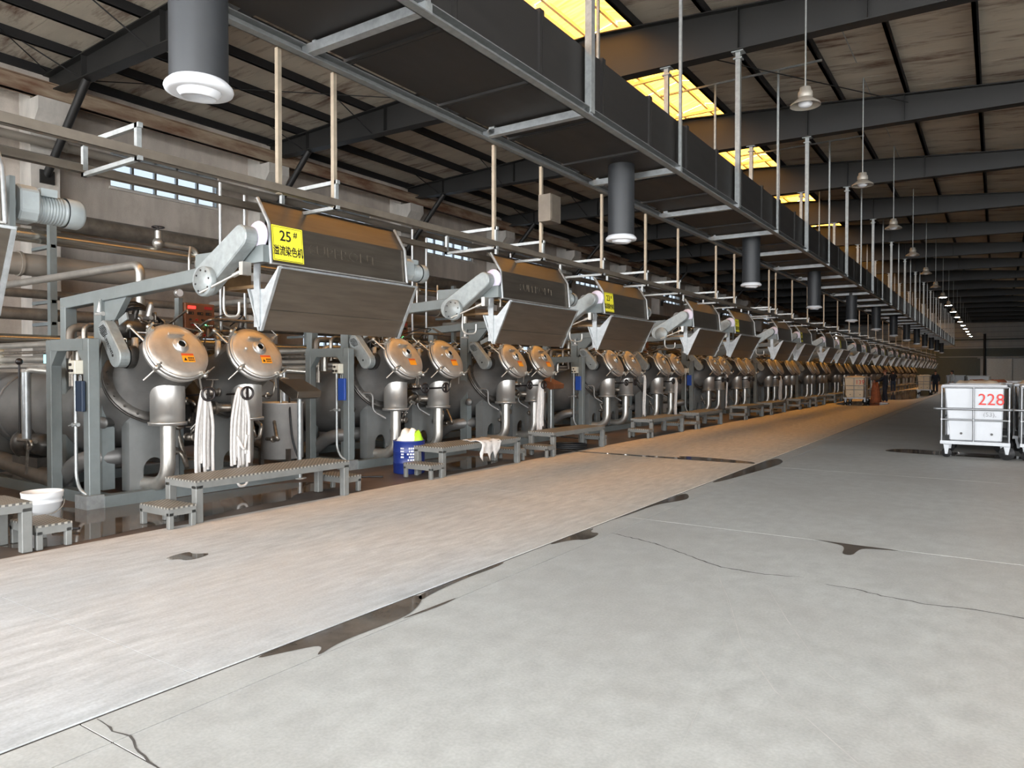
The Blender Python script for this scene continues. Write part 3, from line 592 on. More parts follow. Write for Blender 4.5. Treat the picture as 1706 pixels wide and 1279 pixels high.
# the two kiers
TY = (.38, 1.51)
for i, t in enumerate(TY):
    P('barrel', MB().tube([(-14.7, t, 1.05), (-14.5, t, 1.05), (-13.9, t, 1.05), (-10.05, t, 1.05), (-9.75, t, 1.085), (-9.5, t, 1.17), (-9.25, t, 1.30), (-9.02, t, 1.44)], [.12, .4, .55, .55, .55, .535, .505, .46], 32), 'steel_barrel', upto=16)
    P('barrel_seam', MB().lathe((-12.0, t, 1.05), (1, 0, 0), [(0, .55), (.0, .575), (.05, .575), (.05, .55)], 32), 'steel_barrel', upto=3)
    rg = MB(); o_ = V(-9.02, t, 1.44)
    rg.lathe(o_, n30, [(-.03, .44), (-.03, .535), (.0, .54), (.0, .5), (.01, .5), (.01, .54), (.035, .535), (.035, .42)], 36)
    a_ = n30.cross(V(0, 1, 0)).normalized()
    for k in range(18):
        q = 2 * PI * k / 18; e = V(0, 1, 0) * math.cos(q) + a_ * math.sin(q); rg.cyl(o_ + e * .49 + n30 * .03, o_ + e * .49 + n30 * .055, .016, seg=6)
    P('body_flange', rg, 'steel_dark', upto=12)
    Lc = V(-8.30, t, 1.858)
    P('chamber', MB().lathe(Lc, n30, [(-.9, .43), (-.78, .42), (-.60, .385), (-.08, .36), (-.08, .375), (-.03, .375)], 36), 'steel_barrel')
    P('chamber_rim', MB().lathe(Lc, n30, [(-.10, .35), (-.10, .385), (-.05, .392), (-.045, .37), (-.02, .37), (-.02, .392), (.005, .385), (.005, .35)], 36), 'steel_bright', upto=10)
    ld = P('lid', MB().lathe(Lc, n30, [(-.02, .365), (.012, .372), (.026, .362), (.042, .30), (.053, .2), (.058, .1), (.06, .0)], 40), 'steel_lid')
    up_ = V(-.5, 0, .866)                              # up along the lid face
    sg = Lc + n30 * .055 + up_ * .05 + V(0, .02, 0)
    P('sight_glass', MB().lathe(sg, n30, [(-.02, .1), (.012, .1), (.02, .094), (.02, .06), (.045, .058), (.05, .05), (.04, .042)], 24), 'steel_bright', ld, upto=6)
    P('sight_pane', MB().lathe(sg, n30, [(.03, .046), (.032, .0)], 20), 'dark_glass', ld, upto=6)
    hd = Lc + n30 * .075 + up_ * .2
    P('lid_handle', MB().beam(hd + V(0, -.1, 0), hd + V(0, .1, 0), .035, .025, up_).beam(hd + V(0, -.08, 0) - n30 * .05, hd + V(0, -.08, 0), .02, .02).beam(hd + V(0, .08, 0) - n30 * .05, hd + V(0, .08, 0), .02, .02), 'steel_lid', ld, upto=6)
    wp = Lc + n30 * .061 - up_ * .13 + V(0, .06, 0)
    wl_ = lambda u0, u1, v0, v1, w: [wp + V(0, u, 0) + up_ * v + n30 * (w + (.0 if v < 0 else .004)) for u, v in ((u0, v0), (u1, v0), (u1, v1), (u0, v1))]
    P('warning_label', MB().add(wl_(-.08, .08, -.06, .03, .0), [(0, 1, 2, 3)]), 'warning_orange', ld, upto=3)
    P('warning_header', MB().add(wl_(-.08, .08, .03, .06, .0), [(0, 1, 2, 3)]), 'warning_red', ld, upto=3)
    pr = MB()
    pr.add([wp + V(0, -.065, 0) + up_ * -.04 + n30 * .003, wp + V(0, -.02, 0) + up_ * -.04 + n30 * .003, wp + V(0, -.043, 0) + up_ * .005 + n30 * .006], [(0, 1, 2)])
    for r_ in range(2):
        for c_ in range(4): pr.add(wl_(-.005 + .02 * c_, .009 + .02 * c_, -.045 + .03 * r_, -.03 + .03 * r_ + .008, .003), [(0, 1, 2, 3)])
    P('warning_print', pr, 'print_black', ld, upto=1)
    if i == 1: P('lid_knob', MB().sphere(Lc + n30 * .07 - V(0, .2, 0) + up_ * .03, .022), 'steel_bright', ld, upto=3)
    for k, q in enumerate((.6, 2.3, 3.75, 5.3)):
        e = V(0, 1, 0) * math.cos(q) + up_ * math.sin(q); c0 = Lc + e * .38
        cl = MB().beam(c0 - n30 * .1, c0 + n30 * .05 + e * .01, .04, .04).cyl(c0 - n30 * .06 + e * .03, c0 + n30 * .12 + e * .04, .014, seg=8)
        cl.beam(c0 + n30 * .1 + e * .04, c0 + n30 * .1 + e * .04 + (V(0, 1, 0) * -math.sin(q) + up_ * math.cos(q)) * .13, .016, .006).sphere(c0 + e * .05 + n30 * .02, .03, seg=8, rings=5)
        cl.cyl(c0 - n30 * .08 + e * .02, c0 - n30 * .2 + e * .13, .012, seg=6)
        P('clamp', cl, 'steel_pipe', upto=7)
    # overflow pot, drain pipe, saddle
    P('pot', MB().lathe((-8.5, t - .02, .97), (0, 0, 1), [(0, .0), (0, .2), (.54, .2), (.56, .19), (.56, .1)], 28), 'steel_bright')
    P('pot_flange', MB().lathe((-8.5, t - .02, .95), (0, 0, 1), [(0, .09), (0, .222), (.018, .222), (.018, .225), (.04, .225), (.04, .2)], 28), 'steel_bright', upto=8)
    P('drain_pipe', MB().tube(fillet([(-8.5, t - .02, .96), (-8.5, t - .02, .2), (-9.12, t - .1, .2)], .42, 8), .088, 18), 'steel_pipe')
    P('drain_flange', MB().lathe((-9.1, t - .1, .2), (1, -.1, 0), [(-.02, .1), (-.02, .13), (.02, .13), (.02, .09)], 18), 'steel_dark', upto=4)
    pol = [(t - .27, .12), (t - .27, .98), (t - .18, 1.2), (t + .27, 1.2), (t + .36, .98), (t + .36, .12), (t + .17, .12)] + [(t + .03 + .14 * math.cos(q), .36 + .16 * math.sin(q)) for q in [PI * k / 8 for k in range(9)]] + [(t - .11, .12)]
    P('saddle', MB().prism(pol, -8.93, -8.90, 'yz').box(-9.08, -8.9, t - .285, t - .265, .12, .98).prism([(t - .285, .98), (t - .265, .98), (t - .172, 1.2), (t - .195, 1.2)], -9.08, -8.9, 'yz').box(-9.08, -8.9, t + .345, t + .365, .12, .98), 'saddle_paint', upto=14)
    P('saddle_block', MB().box(-12.4, -12.25, t - .45, t + .45, .12, .8), 'saddle_paint', upto=5)
    P('sample_pipe', MB().tube(fillet([(-8.95, t - .42, 1.25), (-8.72, t - .34, 1.25), (-8.72, t - .34, .95), (-8.55, t - .2, .82)], .08), .02, 8), 'steel_barrel', upto=5, flag='gauges')
# drive between the guard and the chamber
dg_ = P('drive_guard', MB().obround((-8.66, 1.785), .128, (-8.93, 2.12), .105, -.20, -.07), 'cover_paint', upto=10, bev=.01)
dv = V(-8.93 + 8.66, 0, 2.12 - 1.785).normalized(); dn = V(dv.z, 0, -dv.x)
gr = MB()
for k in range(8):
    c_ = V(-8.91, -.204, 2.10) + dv * (-.07 + .02 * k); w_ = .07 - abs(k - 3.5) * .006
    gr.beam(c_ - dn * w_ + dv * .02, c_ + dn * w_ - dv * .02, .006, .009, (0, 1, 0))
P('guard_grille', gr, 'print_black', dg_, upto=4)
P('guard_print', text_mb('SUPFRONT', .06, .001, lambda u, v, w: V(-8.80, -.202 + w, 1.93) - dv * u + dn * v), 'print_black', dg_, upto=1)
P('guard_hole', MB().cyl((-8.70, -.203, 1.80), (-8.70, -.198, 1.80), .018, seg=10), 'print_black', dg_, upto=4)
P('drive_hub', MB().lathe((-8.66, -.07, 1.785), (0, 1, 0), [(0, .14), (.1, .14), (.1, .11), (.22, .11), (.22, .15), (.26, .15), (.26, .11)], 22), 'steel_dark', upto=6)
P('drive_motor', MB().lathe((-8.95, -.07, 2.14), (0, 1, 0), [(0, .1), (.05, .12), (.3, .12), (.32, .09), (.42, .08), (.42, .0)], 18).box(-9.02, -8.88, .02, .16, 2.22, 2.32), 'steel_dark', upto=6)
P('bracket_plate', MB().prism([(-8.86, 2.24), (-8.68, 2.32), (-8.65, 2.24), (-8.84, 2.17)], -.05, -.03, 'xz'), 'cover_paint', upto=4)
# reel arm guard, pivot plate, hood and folding chute
P('reel_guard', MB().obround((-6.86, 2.56), .155, (-6.22, 2.945), .115, -.24, -.09), 'cover_paint', bev=.012)
pvm = MB().lathe((-6.74, -.30, 2.53), (0, 1, 0), [(0, .0), (0, .15), (.01, .155), (.06, .155)], 28)
pv = P('pivot_plate', pvm, 'cover_paint', upto=14)
pbm = MB()
for k in range(8):
    q = 2 * PI * k / 8 + .2; pbm.cyl((-6.74 + .115 * math.cos(q), -.306, 2.53 + .115 * math.sin(q)), (-6.74 + .115 * math.cos(q), -.295, 2.53 + .115 * math.sin(q)), .011, seg=6)
P('bolt_circle', pbm, 'button_dark', pv, upto=3)['kind'] = 'stuff'
P('reel_cap', MB().sphere((-6.17, -.05, 2.97), .15, (1, .3, 1), 20, 10), 'cap_lavender')
P('reel', MB().cyl((-6.42, -.08, 2.95), (-6.42, 2.02, 2.95), .1, seg=14), 'steel_dark', upto=6)
hp = [(-6.05, 2.70), (-6.085, 3.10), (-6.26, 3.36)]
def sheet_y(prof, y0, y1, th):
    mb = MB(); n = len(prof); off = [(p[0] - th, p[1]) for p in prof]; mb.prism(prof + off[::-1], y0, y1, 'xz'); return mb
hood = P('hood', sheet_y(hp, 0, 2.0, .012), 'steel_hood')
P('hood_lip', MB().box(-6.06, -6.015, 0, 2.0, 2.685, 2.70), 'steel_bright', hood, upto=8)
P('hood_lip', MB().beam((-6.27, 0, 3.365), (-6.27, 2.0, 3.365), .04, .012), 'steel_dark', hood, upto=8)
for yy in (0, 2.0):
    P('hood_edge', MB().tube([(-6.03, yy, 2.69), (-6.065, yy, 3.10), (-6.24, yy, 3.37)], .018, 8), 'galvanised_plate', hood, upto=14)
P('hood_emboss', text_mb('SUPFRONT', .15, .007, lambda u, v, w: V(-6.068 - v * .0875 + w, 1.02 + u * 1.35, 2.90 + v)), 'steel_hood', hood, upto=2)
cp = [(-5.87, 2.63), (-6.075, 2.235), (-6.07, 2.225), (-6.18, 2.03)]
chute = P('chute_front', sheet_y(cp, 0, 2.0, .012), 'steel_hood')
P('chute_lip', MB().beam((-5.87, 0, 2.635), (-5.87, 2.0, 2.635), .03, .02), 'galvanised_plate', chute, upto=8)
P('chute_back', sheet_y([(-6.345, 2.44), (-6.18, 2.03)], 0, 2.0, .01), 'steel_hood', upto=8)
for yy in (-.012, 2.0):
    P('chute_cheek', MB().prism([(-6.36, 2.45), (-6.20, 2.02), (-6.16, 2.02), (-5.86, 2.65), (-5.90, 2.65), (-6.12, 2.44)], yy, yy + .012, 'xz').beam((-6.355, yy - .012, 2.45), (-6.19, yy - .012, 2.02), .025, .02).beam((-5.875, yy - .012, 2.64), (-6.165, yy - .012, 2.02), .025, .02), 'galvanised_plate')
P('chute_strap', MB().box(-6.27, -6.18, -.03, -.012, 2.06, 2.74), 'galvanised_plate', upto=8)
P('link_rod', MB().cyl((-6.74, -.32, 2.41), (-6.36, -.2, 2.57), .014, seg=8).cyl((-6.36, -.2, 2.57), (-6.24, -.16, 2.62), .026, seg=8).box(-6.27, -6.21, -.2, -.1, 2.57, 2.70), 'steel_pipe', upto=5)
P('cross_tie', MB().box(-6.8, -6.2, -.02, .02, 2.46, 2.49).box(-6.8, -6.76, -.02, .3, 2.46, 2.72), 'pipe_brass', upto=5)
P('fabric_hook', MB().tube(fillet([(-6.74, -.05, 2.5), (-6.74, -.05, 2.18), (-6.48, -.05, 2.18), (-6.48, -.05, 2.32)], .13, 7), .014, 8), 'steel_pipe', upto=6)
mo = P('reel_motor', MB().lathe((-6.34, 2.3, 2.9), (0, 1, 0), [(0, .0), (0, .115)] + [v for k in range(9) for v in ((.02 + .022 * k, .115), (.022 + .022 * k, .098), (.036 + .022 * k, .098), (.038 + .022 * k, .115))] + [(.24, .105)], 20).box(-6.38, -6.24, 2.33, 2.45, 2.99, 3.05), 'motor_paint', upto=8)
P('gearbox', MB().prism([(-6.47, 2.84), (-6.40, 2.77), (-6.22, 2.77), (-6.17, 2.84), (-6.17, 3.0), (-6.24, 3.05), (-6.43, 3.05), (-6.47, 2.98)], 2.16, 2.3, 'xz'), 'motor_paint', upto=8, bev=.012)
P('mount_plate', MB().box(-6.52, -6.16, 2.08, 2.12, 2.70, 3.08).cyl((-6.34, 2.1, 2.9), (-6.34, 2.2, 2.9), .09, seg=14), 'frame_paint', upto=8)
P('fan_cover', MB().lathe((-6.34, 2.54, 2.9), (0, 1, 0), [(0, .122), (.1, .122), (.13, .1), (.14, .0)], 22), 'motor_paint', upto=6)
# control panel on its post
P('panel_post', MB().box(-9.4, -9.3, 1.0, 1.06, .14, 2.62), 'frame_paint', upto=8)
pn = P('control_panel', MB().box(-9.36, -9.26, 1.07, 1.52, 2.08, 2.56), 'panel_brown', upto=8, bev=.008)
def pbox(y0, y1, z0, z1, name, m, up_to=2): P(name, MB().box(-9.262, -9.245, 1.07 + y0, 1.07 + y1, 2.08 + z0, 2.08 + z1), m, pn, upto=up_to)
pbox(.04, .15, .40, .44, 'display', 'display_red'); pbox(.29, .40, .40, .44, 'display', 'button_red')
for a in (.04, .18, .31): pbox(a, a + .08, .32, .36, 'meter', 'button_dark'); pbox(a + .055, a + .065, .33, .35, 'meter_light', 'warning_orange', 1)
for r_, z in enumerate((.25, .18, .11, .04)):
    for c_ in range(4):
        yy = .07 + .095 * c_ + (.03 if r_ % 2 else 0); mm = 'lamp_green' if (r_, c_) == (1, 2) else ('button_red' if (r_ + c_) % 2 else 'button_dark')
        P('push_button', MB().cyl((-9.262, 1.07 + yy, 2.08 + z), (-9.235, 1.07 + yy, 2.08 + z), .016, seg=8), mm, pn, upto=2)
for k in range(3):
    gq = P('pressure_gauge', MB().lathe((-9.24, .98 + .13 * k, 2.68), (1, 0, 0), [(-.05, .0), (-.05, .055), (0, .058), (.01, .052)], 18), 'steel_bright', upto=5, flag=None if k == 0 else 'gauges')
    P('gauge_face', MB().lathe((-9.24, .98 + .13 * k, 2.68), (1, 0, 0), [(.006, .05), (.008, .0)], 18), 'white_plastic', gq, upto=5, flag=None if k == 0 else 'gauges')
# pipework around the kiers
def valve(p, axis, name='valve', s=1.0, upto=5):
    p = Vector(p); a = Vector(axis).normalized()
    P(name, MB().sphere(p, .055 * s, seg=10, rings=6).cyl(p - a * .09 * s, p + a * .09 * s, .03 * s, seg=10).lathe(p - a * .09 * s, a, [(0, .03), (0, .055 * s), (.018, .055 * s), (.018, .03)], 12).lathe(p + a * .075 * s, a, [(0, .03), (0, .055 * s), (.018, .055 * s), (.018, .03)], 12)
      .cyl(p, p + V(.04, 0, .13 * s), .014, seg=8).beam(p + V(-.03, -.05, .135 * s), p + V(.09, .05, .135 * s), .018, .012), 'steel_clutter', upto=upto)
for x, z, r, mm in ((-9.75, 2.02, .062, 'steel_pipe'), (-9.58, 2.20, .035, 'steel_clutter'), (-9.95, 2.18, .05, 'pipe_grime'), (-9.9, 1.82, .045, 'steel_clutter')):
    P('header_pipe', MB().tube(fillet([(x, -.1, z - .4), (x, -.1, z), (x, 2.5, z), (x, 2.5, z - .4)], .1), r, 12), mm, upto=12)
for t in TY:
    P('riser', MB().tube(fillet([(-9.75, t + .15, 1.5), (-9.75, t + .15, 2.02)], .05), .05, 10).tube(fillet([(-9.0, t - .1, 1.75), (-9.0, t - .1, 2.1), (-9.58, t - .1, 2.2)], .12), .03, 8).tube(fillet([(-9.1, t + .25, 1.7), (-9.1, t + .25, 2.0), (-9.5, t + .3, 2.05), (-9.75, t + .3, 2.02)], .1), .026, 8), 'steel_clutter', upto=10)
    valve((-9.75, t + .15, 1.75), (0, 0, 1)); valve((-9.3, t - .1, 2.15), (1, 0, .2), s=.8); valve((-9.4, t + .28, 2.04), (1, 0, 0), s=.7); valve((-8.98, t - .1, 1.95), (0, 0, 1), s=.7, upto=8)
    P('air_filter', MB().lathe((-8.72, t - .30, 1.78), (0, 0, 1), [(0, .0), (0, .03), (.03, .045), (.16, .045), (.165, .038), (.24, .038), (.25, .0)], 14), 'steel_bright', upto=6)
    for k in range(4):
        y0 = t + rnd.uniform(-.35, .35); y1 = y0 + rnd.uniform(-.35, .35)
        P('impulse_line', MB().tube(fillet([(-9.05 - .1 * k, y0, 1.85), (-8.95 - .08 * k, y0, 2.12 + .04 * k), (-9.1, y1, 2.18 + .03 * k), (-9.6, y1 + .1, 2.3)], .08, 4), .011, 6), 'steel_clutter', upto=9)
    P('nozzle_line', MB().tube(fillet([(-8.42, t - .36, 1.98), (-8.62, t - .42, 2.15), (-8.95, t - .3, 2.08), (-9.1, t - .2, 2.2)], .06, 4), .015, 6).sphere((-8.62, t - .42, 2.15), .035, seg=8, rings=5), 'steel_pipe', upto=8)
rc = random.Random(23)
for t in TY:
    for k in range(14):
        c0 = [V(rc.uniform(-9.5, -8.75), t + rc.uniform(-.55, .5), rc.uniform(1.98, 2.42)) for _ in range(2)]
        for c_ in c0:
            if .85 < c_.y < 1.62: c_.x = min(c_.x, -9.5); c_.z = min(c_.z, 2.2)
        pts = [c0[0], V(c0[0].x, c0[0].y, c0[0].z + rc.uniform(-.1, .18)), V(c0[1].x, c0[0].y, c0[1].z), c0[1], V(c0[1].x - rc.uniform(.1, .4), c0[1].y, c0[1].z + rc.uniform(-.2, .15))]
        P('control_line', MB().tube(fillet(pts, .06, 3), rc.choice((.01, .014, .02)), 6), rc.choice(('steel_clutter', 'steel_pipe', 'steel_clutter', 'black_rubber')), upto=13)
    for k in range(4):
        q_ = V(rc.uniform(-9.3, -8.85), t + rc.uniform(-.5, .45), rc.uniform(2.05, 2.38))
        if .85 < q_.y < 1.62: q_.x = -9.6
        P('actuator', MB().cyl(q_, q_ + V(.02, .02, .14), .04, seg=10).cyl(q_ - V(.08, 0, .02), q_ + V(.08, 0, -.02), .028, seg=8).sphere(q_ + V(.02, .02, .15), .035, seg=8, rings=5), rc.choice(('steel_clutter', 'steel_dark', 'steel_bright')), upto=9)
    for k in range(4):
        y0 = t + rc.uniform(.28, .75); z0 = rc.uniform(.55, 1.3)
        P('service_line', MB().tube(fillet([(-9.0, y0, z0), (-8.72, y0, z0), (-8.7, y0 + rc.uniform(-.15, .15), z0 + rc.uniform(-.3, .2)), (-8.95, y0 + .1, z0 + .25)], .06, 3), rc.choice((.014, .02, .028)), 8).lathe((-8.85, y0, z0), (1, 0, 0), [(0, .02), (0, .05), (.015, .05), (.015, .02)], 10), 'steel_clutter', upto=7)
P('strainer', MB().lathe((-8.98, .93, 1.42), (.6, .06, -.62), [(0, .0), (0, .1), (.4, .1), (.4, .125), (.44, .125), (.445, .0)], 20), 'steel_hood', upto=8)
P('strainer_lever', MB().beam((-8.66, .97, 1.06), (-8.7, .78, .86), .03, .012).cyl((-8.72, .96, 1.1), (-8.62, .98, 1.04), .03, seg=8), 'steel_pipe', upto=5)
P('link_pipe', MB().tube(fillet([(-8.75, 1.0, 1.12), (-8.75, 1.25, 1.12), (-8.6, 1.4, 1.12)], .08), .06, 12).cyl((-8.75, 1.14, 1.12), (-8.75, 1.18, 1.12), .095, seg=14), 'steel_clutter', upto=6)
valve((-8.72, 1.1, 1.34), (0, 1, 0), 'gate_valve', 1.2, 6)
valve((-8.8, .85, .75), (1, 0, 0), 'gate_valve', 1.0, 4)
for yv in (.64, 1.20):
    hw = MB().torus((-8.08, yv, 1.33), (1, -.15, 0), .078, .016, 18, 6).beam((-8.08, yv, 1.26), (-8.08, yv, 1.40), .022, .03).cyl((-8.08, yv, 1.33), (-8.7, yv + .1, 1.3), .014, seg=8)
    P('hand_wheel', hw, 'wheel_black', upto=8)
for k in range(4):
    P('cable', MB().tube(fillet([(-9.0, .0 + .03 * k, 2.36), (-8.95, .16 + .05 * k, 2.5 - .03 * k), (-9.05, .45 + .06 * k, 2.42 - .05 * k), (-9.4, .6 + .1 * k, 2.15)], .2, 6), .013, 6), 'black_rubber', upto=4)
P('cable', MB().tube(fillet([(-8.86, -.3, 1.6), (-8.95, -.22, 1.9), (-8.98, -.14, 2.05)], .1, 5), .012, 6), 'black_rubber', upto=3)
for z, r, yy in ((1.98, .045, -.05), (1.88, .022, .0), (1.78, .05, .02), (1.68, .035, -.3)):
    P('feed_pipe', MB().cyl((-15.0, yy, z), (-9.9, yy, z), r, seg=12), 'steel_pipe' if r > .03 else 'steel_clutter', upto=5)
P('feed_pipe', MB().tube(fillet([(-9.95, -.25, 1.6), (-10.5, -.38, 1.64), (-10.5, -.38, .78)], .12), .045, 12), 'steel_pipe', upto=4)
P('level_gauge', MB().cyl((-10.44, -.42, .72), (-10.44, -.42, 1.6), .05, seg=14), 'galvanised_plate', upto=5)
P('gauge_knob', MB().sphere((-10.55, -.45, 1.74), .045).cyl((-10.55, -.45, .8), (-10.55, -.45, 1.74), .014, seg=8), 'wheel_black', upto=4)
P('suction_pipe', MB().tube(fillet([(-13.0, -.1, .42), (-10.3, -.2, .2), (-9.95, -.22, .2)], .3), .12, 16), 'pipe_grime', upto=8)
P('suction_elbow', MB().tube(fillet([(-10.0, -.22, .2), (-9.5, -.2, .5), (-9.22, -.05, .54), (-9.22, .7, .54)], .2), .11, 16).lathe((-9.98, -.22, .21), (.86, 0, .5), [(0, .1), (0, .15), (.03, .15), (.03, .1)], 18), 'steel_barrel', upto=8)
P('pump', MB().lathe((-11.2, -.12, .62), (1, 0, 0), [(0, .0), (0, .2), (.12, .22), (.2, .18), (.22, .1), (.3, .1), (.3, .15), (.62, .15), (.64, .0)], 20).cyl((-11.1, -.12, .62), (-11.1, -.12, .95), .09).box(-11.3, -10.55, -.25, .02, .12, .46), 'steel_dark', upto=4)
P('drain_lever', MB().torus((-10.2, -.48, .68), (0, 1, 0), .055, .022, 14, 6).beam((-10.2, -.5, .66), (-10.26, -.5, .3), .03, .015).cyl((-10.6, -.45, .72), (-10.1, -.45, .72), .025, seg=8), 'steel_clutter', upto=4)
P('under_drum', MB().lathe((-9.62, .3, .42), (0, 0, 1), [(0, .0), (0, .14), (.36, .14)], 18), 'steel_barrel', upto=6)
P('blind_end', MB().lathe((-9.1, -.12, .98), (.5, -1, 0), [(-.3, .06), (0, .06), (0, .075), (.02, .07), (.025, .0)], 16), 'steel_barrel', upto=6)
for yy in (.35, .88):
    P('vent_pipe', MB().tube(fillet([(-8.0, yy, 2.66), (-8.0, yy, 2.98), (-8.04, yy + .04, 3.1)], .05), .016, 8), 'steel_pipe', upto=5)
P('steam_riser', MB().tube(fillet([(-9.9, .8, 2.1), (-9.9, .8, 3.1), (-10.8, .8, 3.1), (-14.4, .8, 3.1)], .15), .06, 12), 'steel_pipe', upto=5)
P('condensate_riser', MB().tube([(-9.2, 1.98, 2.2), (-9.2, 1.98, 4.2)], .022, 8), 'galvanised_plate', upto=3)
P('condensate_riser', MB().tube([(-9.2, 1.58, 2.2), (-9.2, 1.58, 4.3)], .022, 8), 'galvanised_plate', upto=3)
index_kids()
PORT = {1} | {2 * j for j in range(1, 13)}
machines = []
def mlabel(k):
    if k == 0: return 'dyeing machine cut by the left edge of the photo'
    if k == 1: return 'nearest whole dyeing machine, under the hood signed 25'
    if k == 3: return 'dyeing machine under the hood with the sign 23'
    return 'dyeing machine, %s in the row from the one signed 25' % ORD[k - 1]
for k, D in enumerate(DM):
    if k == 1: continue
    keep = lambda ch, k=k: (lambda q: k <= q[0] and (q[1] is None or (q[1] == 'portal' and k in PORT) or (q[1] == 'gauges' and k != 1)))(LOD[ch.name])
    o = copy_tree(mach, (BX, D, 0), keep); o['label'] = mlabel(k); machines.append(o)
mach.location.y = DM[1]; mach['label'] = mlabel(1)
for o in KIDS[mach.name]:
    if LOD[o.name][1] == 'gauges':
        for c_ in KIDS.get(o.name, []): bpy.data.objects.remove(c_)
        bpy.data.objects.remove(o)
index_kids()

# ------------------------------------------------------------------ numbered yellow signs
for k in range(1, 26, 2):
    num = 26 - k
    if k > 15: break
    D = DM[k]; y0 = D + .03; xf = lambda z: -6.036 - (z - 2.7) * .0875
    t = thing('number_sign', 'yellow sign reading %d#, %s' % (num, 'the largest' if k == 1 else 'second largest' if k == 3 else '%s of the signs from the left' % ORD[(k - 1) // 2]), 'sign', (xf(2.73), y0 + .19, 2.73), 'yellow machine number signs')
    sgn = MB().add([(xf(z) + w, y, z) for w in (0, .006) for y, z in ((y0, 2.73), (y0 + .385, 2.73), (y0 + .385, 3.09), (y0, 3.09))], [(3, 2, 1, 0), (4, 5, 6, 7), (0, 1, 5, 4), (1, 2, 6, 5), (2, 3, 7, 6), (3, 0, 4, 7)])
    obj('sign_plate', sgn, 'sign_yellow', t)
    if k <= 7:
        fr = lambda cy, cz, sx=1.0, sy=1.0: (lambda u, v, w: (xf(cz + v) + .008 + w, cy + u * sx, cz + v * sy))
        obj('sign_number', text_mb(str(num), .15, .001, fr(y0 + .165, 2.985), .002), 'print_black', t)
        obj('sign_hash', text_mb('#', .085, .001, fr(y0 + .29, 3.02), .001), 'print_black', t)
        obj('sign_lettering', text_mb('溢流染色机', .075, .001, fr(y0 + .192, 2.83, 1.0, 1.45), .0012), 'print_black', t)
        bd = MB()
        for a, b_, c_, d_ in ((.012, .373, .012, .006), (.012, .373, .344, .348), (.012, .016, .012, .348), (.369, .373, .012, .348)):
            bd.add([(xf(2.73 + z) + .0075, y0 + y, 2.73 + z) for y, z in ((a, c_), (b_, c_), (b_, d_), (a, d_))], [(0, 1, 2, 3)])
        obj('sign_border', bd, 'print_black', t)

# ------------------------------------------------------------------ benches and step stools
def bench_like(name, cat, L_, Wd, H, z0, lw):
    t = thing(name, 'x', cat, (0, 0, 0))
    obj('tread', MB().box(-Wd, 0, 0, L_, H - .018, H), 'tread', t)
    obj('apron', MB().box(-Wd, -Wd + .03, 0, L_, H - .085, H - .018).box(-.03, 0, 0, L_, H - .085, H - .018).box(-Wd + .03, -.03, 0, .03, H - .085, H - .018).box(-Wd + .03, -.03, L_ - .03, L_, H - .085, H - .018), 'bench_paint', t)
    for x in (-Wd, -lw):
        for y in (0, L_ - lw): obj('leg', MB().box(x, x + lw, y, y + lw, 0, H - .05), 'bench_paint', t, bev=.006)
    return t
bn = bench_like('step_bench', 'bench', 2.16, .58, .45, 0, .085); st = bench_like('step_stool', 'stool', .30, .55, .22, 0, .055)
index_kids(); used = {'b': 0, 's': 0}
FZ = .004
def put(o, key, loc, label, group):
    c = o if used[key] == 0 else copy_tree(o, loc); used[key] += 1
    c.location = loc; c['label'] = label; c['group'] = group
for k in range(0, 22):
    y0 = DM[k] - .23 if k else .76
    put(bn, 'b', (-6.98 if k else -7.1, y0, FZ if k else FZ), 'grey bench with studded tread, %s' % ('cut by the left edge of the photo' if k == 0 else 'nearest whole one, below the hood signed 25' if k == 1 else 'with the white rag on it' if k == 2 else '%s along the row from the left edge' % ORD[k]), 'step benches in front of the machines')
    if k > 13: continue
    if k: put(st, 's', (-6.93, y0 - .33, FZ), 'low grey step stool at the near end of the %s bench from the left' % ORD[k], 'step stools beside the benches')
    put(st, 's', (-7.1, y0 + 2.19, FZ), 'low grey step stool at the far end of the %s bench from the left' % ORD[k], 'step stools beside the benches')

# ------------------------------------------------------------------ dosing tanks, tray stands, folders
def tank(D, k):
    t = thing('dosing_tank', 'upright steel tank %s' % ('right of the nearest whole machine, with a black hose' if k == 1 else 'cut by the left edge of the photo' if k == 0 else 'beside the %s machine of the row' % ORD[k]), 'tank', (-9.35, D + 2.75, 0), 'dosing tanks between machine pairs')
    c = (-9.35, D + 2.75); r = .32
    obj('tank_body', MB().lathe((c[0], c[1], .26), (0, 0, 1), [(0, .0), (0, r), (.84, r), (.85, r + .012), (.87, r + .012), (.87, r - .02), (.5, r - .02), (.5, 0)], 32), 'steel_tank', t)
    for q in (-.4, 1.7, 3.8):
        x, y = c[0] + (r + .005) * math.cos(q), c[1] + (r + .005) * math.sin(q); obj('leg', MB().box(x - .03, x + .03, y - .03, y + .03, 0, .42), 'steel_hood', t)
    obj('inlet_pipe', MB().tube(fillet([(c[0] + .1, c[1] - .1, .95), (c[0] + .1, c[1] - .1, 1.5), (c[0] + .1, c[1] + .06, 1.5), (c[0] + .1, c[1] + .06, 1.2)], .04), .016, 8), 'steel_pipe', t)
    obj('hose', MB().tube(fillet([(c[0] + .1, c[1] + .06, 1.3), (c[0] + .33, c[1] - .12, 1.05), (c[0] + .37, c[1] - .1, .5), (c[0] + .5, c[1] + .0, .1), (c[0] + 1.3, c[1] + .2, .03), (c[0] + 1.7, c[1] + .5, .03)], .25, 7), .016, 8), 'black_rubber', t)
for k in (0, 1, 3, 5, 7): tank(DM[k], k)
